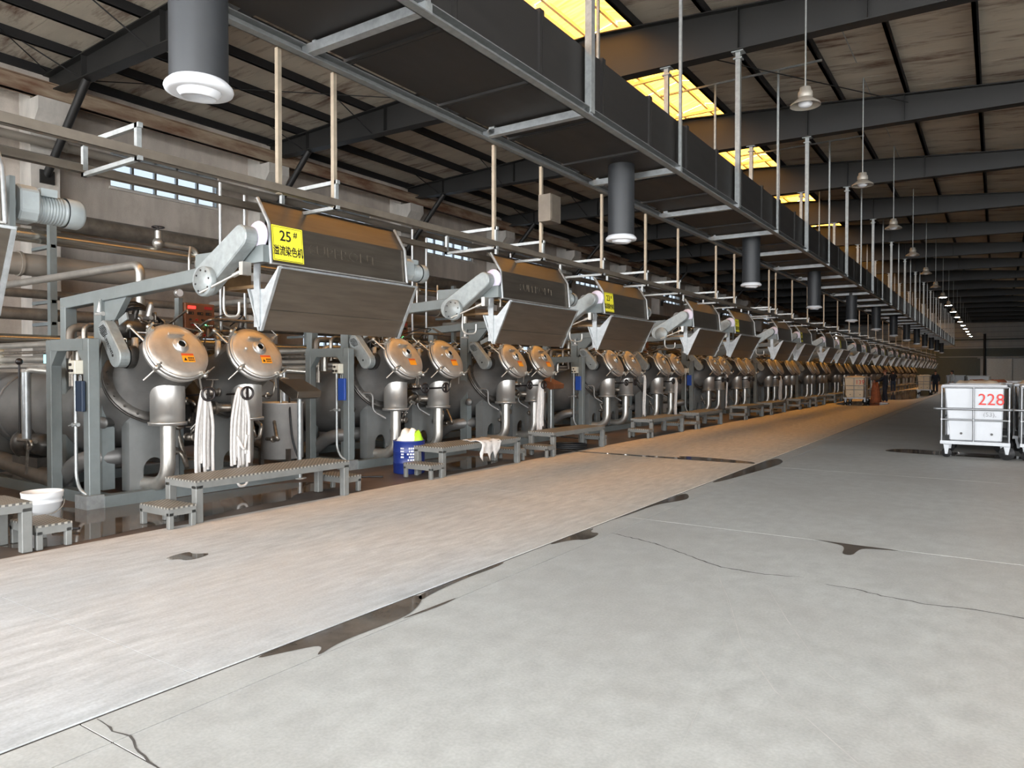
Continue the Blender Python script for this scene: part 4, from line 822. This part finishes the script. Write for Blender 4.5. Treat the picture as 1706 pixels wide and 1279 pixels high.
def stand(x, y, m, k):
    t = thing('tray_stand', 'sloping sheet-metal desk on a pole %s' % ('in front of the tall tank' if k == 1 else 'cut by the left edge of the photo' if k == 0 else 'coloured orange, beside the 23 machine'), 'stand', (x, y, 0))
    obj('pole', MB().cyl((x, y, 0), (x, y, 1.28), .035, seg=12), 'galvanised', t)
    obj('desk', MB().prism([(x - .2, 1.5), (x - .2, 1.36), (x + .1, 1.2), (x + .22, 1.22), (x + .24, 1.32)], y - .22, y + .22, 'xz'), m, t, bev=.005)
    obj('pole_foot', MB().lathe((x, y, 0), (0, 0, 1), [(0, .1), (.012, .1), (.012, .035)], 16), 'galvanised', t)
stand(-8.72, DM[1] + 2.57, 'steel_hood', 1); stand(-8.72, DM[3] + 2.57, 'panel_brown', 3); stand(-8.72, DM[0] + 2.5, 'steel_hood', 0)
for k, mt_, lab in ((1, 'folder_dark', 'dark blue folder hanging on the portal of the nearest whole machine'), (2, 'folder_blue', 'bright blue folder hanging on the second portal'), (4, 'folder_blue', 'blue folder hanging on the third portal'), (6, 'folder_blue', 'blue folder hanging on the fourth portal')):
    D = DM[k]; t = thing('folder', lab, 'folder', (-8.86, D - .5, 1.1), 'folders on the portals')
    obj('folder_cover', MB().box(-8.99, -8.83, D - .49, D - .45, 1.14, 1.50), mt_, t, bev=.006)
    obj('folder_hook', MB().tube(fillet([(-8.95, D - .46, 1.5), (-8.95, D - .46, 1.57), (-8.91, D - .46, 1.57), (-8.91, D - .46, 1.5)], .02), .006, 6), 'galvanised', t)
sb_ = thing('wall_box', 'cream electrical box on the pipes behind the nearest portal', 'box', (-12.6, 4.3, 1.55)); obj('box_body', MB().box(-12.62, -12.3, 4.6, 4.7, 1.68, 1.98), 'box_cream', sb_, bev=.01); obj('box_lid', MB().box(-12.6, -12.32, 4.58, 4.6, 1.7, 1.96), 'box_cream', sb_); obj('box_stem', MB().box(-12.5, -12.4, 4.62, 4.68, 1.5, 1.68), 'galvanised', sb_)
sc_ = thing('touch_screen', 'small glowing screen seen through the nearest portal', 'screen', (-10.6, 4.5, 1.6)); obj('screen_case', MB().box(-10.72, -10.4, 4.56, 4.62, 1.64, 1.86), 'button_dark', sc_, bev=.006); obj('screen_face', MB().box(-10.7, -10.42, 4.553, 4.561, 1.66, 1.84), 'screen_cyan', sc_)

# ------------------------------------------------------------------ white tie bundles on the hand wheels
def hank(x, y, z, n, ln, w, label, seed, low=None):
    r = random.Random(seed); mb = MB()
    for i in range(n):
        a = (i + .5) / n - .5; q = r.uniform(-.4, .4)
        L1 = ln * r.uniform(.82, 1.0); yy = y + a * w; xx = x + r.uniform(-.03, .05)
        pts = [(x - .02, y + a * .03, z - .03), (x + .03, y + a * .05, z + .03), (xx + .03, y + a * w * .55, z - .12), (xx + .02, yy + .01 * q, z - .4 * L1), (xx, yy * 1 + .02 * q, z - .75 * L1), (xx + .01, yy + .015 * q, z - L1)]
        pts = fillet(pts, .12, 3); k = len(mb.v); mb.tube(pts, [.012 + .009 * min(1, j / 5) for j in range(len(pts))], 7)
    if low:
        mb.tube(fillet([(x + .02, y - .02, z - ln * .8), (x + .03, y - .05, z - low), (x + .03, y + .09, z - low), (x + .02, y + .1, z - ln * .8)], .08, 5), .018, 7)
        mb.tube(fillet([(x + .04, y - .07, z - .6), (x + .06, y, z - .75), (x + .06, y + .03, z - .78), (x + .04, y + .08, z - .6)], .08, 5), .02, 7)
    return tag(obj('cloth_hank', mb, 'cloth_white', org=(x, y, z - ln)), label, 'cloth', 'white cloth hanks on the machines')
hank(-8.17, DM[1] + .62, 1.36, 13, 1.08, .24, 'smooth white cloth hank hanging left on the nearest whole machine', 1)
hank(-8.17, DM[1] + 1.14, 1.38, 13, 1.0, .24, 'knotted white cloth hank beside the smooth one, looping lower', 2, 1.26)
hank(-8.17, DM[3] + 1.16, 1.36, 9, 1.12, .16, 'white cloth hank on the machine signed 23', 3)
hank(-8.17, DM[4] + 1.95, 1.5, 3, 1.3, .05, 'thin white cloth strand on the fourth whole machine', 4)
hank(-8.17, DM[5] + 1.0, 1.4, 5, 1.2, .1, 'white cloth strands on the fifth whole machine', 5)
hank(-8.17, DM[6] + 1.3, 1.5, 3, 1.25, .05, 'thin white cloth strand on the sixth whole machine', 6)
hank(-8.17, DM[8] + 1.1, 1.4, 8, 1.1, .22, 'broad white cloth hank on the eighth whole machine', 7)

# ------------------------------------------------------------------ bucket, drum, rag, hose coil
bk = thing('bucket', 'white plastic bucket behind the stool at the left edge', 'bucket', (-8.0, 3.38, .003))
obj('bucket_body', MB().lathe((-8.0, 3.38, .003), (0, 0, 1), [(0, .0), (0, .145), (.28, .168), (.285, .178), (.30, .178), (.305, .17), (.33, .172), (.335, .182), (.36, .182), (.385, .188), (.395, .188), (.395, .176), (.03, .14), (.03, 0)], 32), 'bucket_white', bk)
obj('bucket_handle', MB().tube([(-8.0 + .19 * math.cos(q), 3.38 + .19 * math.sin(q), .3 - .12 * math.sin((q + 1.9) / 3.1 * PI)) for q in [-1.9 + 3.1 * i / 12 for i in range(13)]], .006, 6), 'galvanised', bk)
dr = thing('blue_drum', 'blue printed drum with a white and green bag stuffed in it', 'drum', (-7.78, 8.62, 0))
obj('drum_body', MB().lathe((-7.78, 8.62, 0), (0, 0, 1), [(0, .0), (0, .24), (.015, .25), (.16, .25), (.165, .257), (.18, .25), (.33, .25), (.335, .257), (.35, .25), (.5, .25), (.51, .257), (.52, .25), (.52, .235), (.3, .23), (.3, 0)], 32), 'drum_blue', dr)
pm = MB()
rr = random.Random(3)
for a0, n, w in ((-.62, 7, .34), (-1.25, 4, .12)):
    for i in range(n):
        z = .42 - .045 * i; h_ = .026; aw = w * rr.uniform(.6, 1)
        for j in range(4):
            q0 = a0 - aw + 2 * aw * j / 4; q1 = q0 + 2 * aw / 4 * rr.uniform(.5, .8)
            pm.add([(-7.78 + .258 * math.cos(q), 8.62 + .258 * math.sin(q), zz) for q, zz in ((q0, z - h_), (q1, z - h_), (q1, z), (q0, z))], [(0, 1, 2, 3)])
obj('drum_print', pm, 'print_white', dr)['kind'] = 'stuff'
def crumple(c, r, h, seed, m, name, parent, spread=1.0):
    q = random.Random(seed); seg, rings = 18, 6; vs = []; fs = []
    for i in range(rings + 1):
        f = i / rings
        for k in range(seg):
            a = 2 * PI * k / seg; rad = r * (1 - f * .75) * (1 + q.uniform(-.12, .12)) * spread
            vs.append((c[0] + rad * math.cos(a), c[1] + rad * math.sin(a), c[2] + h * math.sin(f * 1.57) * (1 + .15 * math.sin(a * 2 + 1)) + q.uniform(-.012, .012)))
    for i in range(rings):
        for k in range(seg): fs.append((i * seg + k, i * seg + (k + 1) % seg, (i + 1) * seg + (k + 1) % seg, (i + 1) * seg + k))
    fs.append(tuple(range(rings * seg, (rings + 1) * seg)))
    return obj(name, MB().add(vs, fs, True), m, parent)
crumple((-7.78, 8.62, .44), .215, .24, 5, 'bag_white', 'bag', dr)
crumple((-7.66, 8.66, .50), .10, .16, 9, 'bag_green', 'bag_print', dr, 1.2)
# rag draped over the second bench
rv = []; rf = []; q = random.Random(11); nx, ny = 9, 9
for i in range(nx + 1):
    for j in range(ny + 1):
        s_ = i / nx * .62; yy = 9.45 + .55 * j / ny + .05 * math.sin(i * 1.3) + .03 * q.uniform(-1, 1); zz = .468 + FZ + .012 * math.sin(i * 2 + j * 1.7) + q.uniform(0, .01); xx = -7.34 + s_
        if xx > -6.965:
            ov = xx + 6.965; xx = -6.955 + .02 * math.sin(j * 2.1); zz = .465 - ov * (1 + .35 * math.sin(j * 1.9))
        rv.append((xx, yy, zz))
for i in range(nx):
    for j in range(ny): rf.append((i * (ny + 1) + j, (i + 1) * (ny + 1) + j, (i + 1) * (ny + 1) + j + 1, i * (ny + 1) + j + 1))
rg_ = obj('white_rag', MB().add(rv, rf, True), 'cloth_white', org=(-7.1, 9.6, .47)); tag(rg_, 'white rag draped over the edge of the second bench', 'rag'); sm_ = rg_.modifiers.new('thickness', 'SOLIDIFY'); sm_.thickness = .006
hc = MB()
for k in range(3): hc.torus((-7.5, 13.2 + .04 * k, .03 + .03 * k), (0, .05, 1), .42 - .02 * k, .02, 28, 6)
tag(obj('hose_coil', hc, 'black_rubber', org=(-7.5, 13.2, 0)), 'black hose coil on the floor under the third whole bench', 'hose')

# ------------------------------------------------------------------ carts
def cart(x0, x1, y0, y1, label, num=None, tub='tub_white', detail=True, heap=None):
    t = thing('laundry_cart', label, 'cart', ((x0 + x1) / 2, (y0 + y1) / 2, 0), 'tub carts')
    zb, zt = .32, 1.32; r = .016
    obj('deck', MB().box(x0, x1, y0, y1, zb - .06, zb), 'cart_tube', t)
    b_ = .085; n_ = 8
    tb = MB(); a = (x0 + .06, x1 - .10, y0 + .06, y1 - .06)
    bot = [(a[0] + b_, a[2] + b_ * .5), (a[1] - b_ * .3, a[2] + b_ * .5), (a[1] - b_ * .3, a[3] - b_), (a[0] + b_, a[3] - b_)]; top = [(a[0], a[2]), (a[1], a[2]), (a[1], a[3]), (a[0], a[3])]
    inn = [(a[0] + .04, a[2] + .04), (a[1] - .04, a[2] + .04), (a[1] - .04, a[3] - .04), (a[0] + .04, a[3] - .04)]
    lip = [(a[0] - .05, a[2] - .05), (a[1] + .05, a[2] - .05), (a[1] + .05, a[3] + .05), (a[0] - .05, a[3] + .05)]
    vs = [(x, y, zb + .005) for x, y in bot] + [(x, y, zt) for x, y in top] + [(x, y, zt) for x, y in lip] + [(x, y, zt + .05) for x, y in lip] + [(x, y, zt + .05) for x, y in inn] + [(x, y, zb + .1) for x, y in inn]
    fs = [(3, 2, 1, 0)]
    for l in range(5):
        for k in range(4): fs.append((l * 4 + k, l * 4 + (k + 1) % 4, l * 4 + 4 + (k + 1) % 4, l * 4 + 4 + k))
    fs.append((20, 21, 22, 23)); tb.add(vs, fs); obj('tub', tb, tub, t, bev=.018)
    xm = (x0 + x1) / 2 - .02
    for x in (x0 + .02, x1 - .02):
        for y in (y0 + .015, y1 - .015): obj('frame_upright', MB().cyl((x, y, zb), (x, y, zt), r, seg=8), 'cart_tube', t)
    if detail:
        for y in (y0 + .015, y1 - .015): obj('frame_bar', MB().cyl((xm, y, zb), (xm, y, zt), r, seg=8), 'cart_tube', t)
        for z in (.72,):
            obj('frame_rail', MB().cyl((x0 + .02, y0 + .015, z), (x1 - .02, y0 + .015, z), r, seg=8), 'cart_tube', t)
            obj('frame_rail', MB().cyl((x0 + .02, y0, z), (x0 + .02, y1, z), r, seg=8), 'cart_tube', t)
            obj('frame_rail', MB().cyl((x1 - .02, y0, z), (x1 - .02, y1, z), r, seg=8), 'cart_tube', t)
        obj('push_bar', MB().tube(fillet([(x0 - .10, y0 + .4, .92), (x0 - .10, y0 - .03, .92), (x1 + .02, y0 - .03, .92), (x1 + .02, y0 + .4, .92)], .06), .02, 8), 'cart_tube', t)
        obj('top_rail', MB().tube(fillet([(x0 + .02, y0 + .015, zt), (x1 - .02, y0 + .015, zt), (x1 - .02, y1 - .015, zt), (x0 + .02, y1 - .015, zt), (x0 + .02, y0 + .015, zt)], .04), .016, 8), 'cart_tube', t)
        for xx in ((x0 + xm) / 2 + .07, (xm + x1) / 2): obj('tub_bolt', MB().cyl((xx, y0 + .095, .46), (xx, y0 + .075, .46), .022, seg=12), 'button_dark', t)
    for i, (x, y, w) in enumerate(((x0 + .1, y0 + .12, .085), (x1 - .05, y0 + .12, .125), (x0 + .1, y1 - .12, .085), (x1 - .12, y1 - .12, .125))):
        cs = obj('caster', MB().box(x - .05, x + .05, y - .06, y + .06, zb - .075, zb - .06).prism([(x - .05, zb - .07), (x + .05, zb - .07), (x + .02, w - .02), (x - .02, w - .02)], y - .06, y - .05, 'xz').prism([(x - .05, zb - .07), (x + .05, zb - .07), (x + .02, w - .02), (x - .02, w - .02)], y + .05, y + .06, 'xz'), 'cart_tube', t)
        obj('wheel', MB().lathe((x, y - .028, w), (0, 1, 0), [(0, .0), (0, w * .6), (.006, w * .62), (.004, w * .96), (.012, w), (.044, w), (.052, w * .96), (.056, 0)], 22), 'black_rubber', cs)
    if num:
        obj('number_print', text_mb(num, .30, .001, lambda u, v, w: (xm + .27 + u * .92, y0 + .052 + w, 1.09 + v)), 'paint_red', t)
        obj('mark_print', text_mb('(53),', .11, .001, lambda u, v, w: (xm + .25 + u, y0 + .066 + w, .82 + v)), 'ink_grey', t)
    if heap:
        hv = []; hf = []; q = random.Random(int(x0 * 100) + 7); nx, ny = 8, 8
        for i in range(nx + 1):
            for j in range(ny + 1):
                e = min(i, nx - i, j, ny - j)
                hv.append((a[0] + .02 + (a[1] - a[0] - .04) * i / nx, a[2] + .02 + (a[3] - a[2] - .04) * j / ny, zt + (.0 if e == 0 else .07 + q.uniform(-.03, .05))))
        for i in range(nx):
            for j in range(ny): hf.append((i * (ny + 1) + j, (i + 1) * (ny + 1) + j, (i + 1) * (ny + 1) + j + 1, i * (ny + 1) + j + 1))
        obj('cloth_heap', MB().add(hv, hf, True), heap, t)
    return t
cart(-.87, .22, 15.75, 17.2, 'white tub cart stencilled 228 in red', '228')
cart(.36, 1.46, 15.75, 17.2, 'white tub cart cut by the right edge of the photo, beside 228')
for i, (x, y, hp_) in enumerate(((-.85, 17.7, 'fabric_beige'), (.28, 17.7, 'fabric_beige'), (-.7, 19.6, 'fabric_red'), (.4, 19.6, 'fabric_red'), (1.5, 19.8, 'fabric_beige'), (-.4, 22.0, None))):
    cart(x, x + 1.08, y, y + 1.45, 'white tub cart hidden behind 228, %s of those rows, only its top showing' % ORD[i], None, 'tub_white', False, hp_)
cart(-6.5, -5.45, 40.0, 41.7, 'beige tub cart pushed by the person in dark clothes', '139', 'tub_beige', True, 'fabric_beige')
cart(-4.95, -4.0, 61.5, 63.0, 'small far tub cart beside the second person in dark clothes', None, 'tub_beige', True, 'fabric_beige')
cart(-3.2, -1.9, 64.0, 65.6, 'far white tub cart behind the person in the pale shirt', None, 'tub_white', False)
cart(-1.7, -.3, 58.0, 59.4, 'far white tub cart right of the pale shirt', None, 'tub_white', False)
dp = crumple((-5.14, 41.2, .02), .27, 1.05, 21, 'fabric_red', 'cloth_drape', None); dp.location = (0, 0, 0); tag(dp, 'brown red cloth hanging in a pile at the end of the pushed cart', 'cloth')

# ------------------------------------------------------------------ people
def skin_mesh(name, joints, edges, m, parent, sub=2):
    me = bpy.data.meshes.new(name); base = wloc(parent) if parent else V(0, 0, 0)
    me.from_pydata([Vector(j[0]) for j in joints], edges, []); o = bpy.data.objects.new(name, me); C.objects.link(o)
    sk = o.modifiers.new('skin', 'SKIN'); sk.use_smooth_shade = True
    for i, j in enumerate(joints):
        d = me.skin_vertices[0].data[i]; d.radius = j[1] if isinstance(j[1], tuple) else (j[1], j[1]); d.use_root = (i == 0)
    ss = o.modifiers.new('sub', 'SUBSURF'); ss.levels = sub; ss.render_levels = sub
    dg = bpy.context.evaluated_depsgraph_get(); fin = bpy.data.meshes.new_from_object(o.evaluated_get(dg)); bpy.data.objects.remove(o); bpy.data.meshes.remove(me)
    fin.materials.clear(); fin.materials.append(M[m]); fin.polygons.foreach_set('use_smooth', [True] * len(fin.polygons))
    r = bpy.data.objects.new(name, fin); C.objects.link(r)
    if parent: r.parent = parent
    return r
def person(loc, rz, label, top, legs, hair, arms='push', shoes='shoe_white'):
    t = thing('person', label, 'person', loc)
    sx = 1
    if arms == 'push': hands = [((.18, .0, 1.38), (.25, .22, 1.20), (.22, .45, 1.12)), ((-.18, .0, 1.38), (-.25, .22, 1.20), (-.22, .45, 1.12))]
    elif arms == 'reach': hands = [((.18, .0, 1.38), (.30, .2, 1.25), (.2, .42, 1.35)), ((-.18, .0, 1.38), (-.26, .02, 1.12), (-.24, .12, .9))]
    else: hands = [((.18, .0, 1.38), (.25, -.02, 1.12), (.24, .08, .88)), ((-.18, .0, 1.38), (-.25, -.02, 1.12), (-.24, .08, .88))]
    J = [((0, 0, .95), (.10, .075)), ((0, 0, 1.15), (.10, .075)), ((0, 0, 1.34), (.10, .07)), ((0, .01, 1.48), .048), ((0, .02, 1.54), (.06, .065)), ((0, .025, 1.61), (.075, .09)), ((0, .02, 1.67), (.055, .07))]
    E_ = [(0, 1), (1, 2), (2, 3), (3, 4), (4, 5), (5, 6)]
    CJ = [((0, 0, .82), (.19, .15)), ((0, 0, 1.12), (.175, .135)), ((0, 0, 1.34), (.185, .135)), ((0, .005, 1.46), (.085, .08))]; CE = [(0, 1), (1, 2), (2, 3)]
    LJ = [((0, 0, 1.0), (.165, .13)), ((0, 0, .9), (.175, .14))]; LE = [(0, 1)]
    for (s_, e_, h_) in hands:
        k = len(J); s_, e_, h_ = Vector(s_), Vector(e_), Vector(h_); d = (h_ - e_).normalized()
        J += [(s_, .045), (e_, .036), (h_, .028), (h_ + d * .06, (.038, .02))]; E_ += [(2, k), (k, k + 1), (k + 1, k + 2), (k + 2, k + 3)]
        sd = V(1, 0, 0) if s_.x > 0 else V(-1, 0, 0)
        for f in range(4):
            b0 = h_ + d * .085 + V((f - 1.5) * .02, 0, 0); kk = len(J); ln = (.06, .07, .065, .05)[f]
            J += [(b0, .0085), (b0 + d * ln * .5 + V(0, 0, -.012), .008), (b0 + d * ln * .8 + V(0, 0, -.04), .007)]; E_ += [(k + 3, kk), (kk, kk + 1), (kk + 1, kk + 2)]
        kk = len(J); J += [(h_ + d * .04 - sd * .045, .009), (h_ + d * .075 - sd * .055 + V(0, 0, -.02), .008)]; E_ += [(k + 2, kk), (kk, kk + 1)]
        k = len(CJ); CJ += [(s_, .085), (e_, .058), (h_ - d * .03, .043)]; CE += [(2, k), (k, k + 1), (k + 1, k + 2)]
    for sgn in (1, -1):
        st_ = .1 * sgn if arms == 'push' else .03 * sgn
        k = len(J); J += [((.085 * sgn, 0, .86), .07), ((.1 * sgn, .03 + st_ * .5, .5), .05), ((.1 * sgn, st_, .1), .04), ((.1 * sgn, st_ + .12, .05), (.04, .03))]; E_ += [(0, k), (k, k + 1), (k + 1, k + 2), (k + 2, k + 3)]
        k = len(LJ); LJ += [((.095 * sgn, 0, .82), .115), ((.1 * sgn, .03 + st_ * .5, .5), .078), ((.1 * sgn, st_, .13), .066)]; LE += [(1, k), (k, k + 1), (k + 1, k + 2)]
    bd = skin_mesh('body', J, E_, 'skin', t)
    # face
    fc = MB().sphere((0, .118, 1.605), .016, (.8, 1.2, 1.3), 8, 6)
    obj_l('nose', fc, 'skin', bd)
    for s_ in (-1, 1):
        obj_l('eye', MB().sphere((.032 * s_, .108, 1.63), .011, (1.3, .6, .8), 8, 6), 'print_black', bd); obj_l('ear', MB().sphere((.078 * s_, .02, 1.61), .026, (.4, .7, 1.1), 8, 6), 'skin', bd)
    obj_l('mouth', MB().sphere((0, .106, 1.567), .022, (1.1, .4, .3), 8, 6), 'button_red', bd)
    obj_l('hair', MB().sphere((0, -.005, 1.652), .095, (.95, 1.1, .85), 16, 10), hair, bd)
    skin_mesh('jacket', CJ, CE, top, t); skin_mesh('trousers', LJ, LE, legs, t)
    for sgn in (1, -1):
        st_ = .1 * sgn if arms == 'push' else .03 * sgn
        obj_l('shoe', MB().sphere((.1 * sgn, st_ + .06, .045), .06, (.8, 2.2, .8), 12, 8), shoes, t)
    t.rotation_euler = (0, 0, rz)
    return t
def obj_l(name, mb, m, parent):
    o = bpy.data.objects.new(name, mb.mesh(name, m)); C.objects.link(o); o.parent = parent; return o
person((-4.62, 40.4, FZ), math.radians(85), 'person in dark clothes pushing the beige cart', 'cloth_dark', 'cloth_dark', 'hair_brown', 'push')
person((-3.75, 62.0, FZ), math.radians(170), 'second person in dark clothes standing right of the small far cart', 'cloth_dark', 'cloth_dark', 'hair_black', 'rest')
person((-2.75, 63.0, 0), math.radians(120), 'person in a pale shirt farther right, behind the carts', 'cloth_grey', 'cloth_grey', 'hair_black', 'rest')
person((-6.6, 62.5, FZ), math.radians(20), 'person in jeans standing at the far machines', 'cloth_dark', 'cloth_jeans', 'hair_black', 'reach')

# ------------------------------------------------------------------ pendant lamps
for k in range(16):
    y = 12.35 + 6 * k; x = -2.6; zt = roof_z(x) - .2; lit = k >= 6
    t = thing('pendant_lamp', ('nearest pendant lamp, grey bell shade on a long rod' if k == 0 else '%s pendant lamp counted from the camera%s' % (ORD[k], ', lit white' if lit else ', unlit')), 'lamp', (x, y, 5.9), 'pendant lamps over the aisle')
    obj('rod', MB().cyl((x, y, 6.15), (x, y, zt), .014, seg=8), 'galvanised', t)
    obj('housing', MB().lathe((x, y, 6.02), (0, 0, 1), [(0, .1), (.03, .115), (.1, .11), (.12, .09), (.17, .085), (.18, .03), (.18, 0)], 20), 'lamp_shade', t)
    obj('shade', MB().lathe((x, y, 5.9), (0, 0, 1), [(0, .235), (.03, .225), (.07, .17), (.11, .12), (.13, .1), (.125, .09), (.07, .15), (.02, .215), (0, .225), (0, .235)], 28), 'lamp_shade', t)
    obj('bulb', MB().sphere((x, y, 5.93), .2 if lit else .11, (1, 1, .25 if lit else .55), 14, 8), 'lamp_lit' if lit else 'white_plastic', t)
    if k in (0, 1, 2): obj('conduit', MB().cyl((x, y, zt + .02), (x, y + 5, zt + .02), .012, seg=6), 'galvanised', t)

# ------------------------------------------------------------------ red flow arrow on the silver pipe
ar = tag(obj('flow_arrow', MB().prism([(5.1, 4.1), (5.35, 4.1), (5.35, 4.06), (5.5, 4.14), (5.35, 4.22), (5.35, 4.18), (5.1, 4.18)], -14.866, -14.86, 'yz'), 'arrow_red', org=(-14.86, 5.3, 4.1)), 'red arrow marking on the shiny silver pipe at the left', 'arrow')
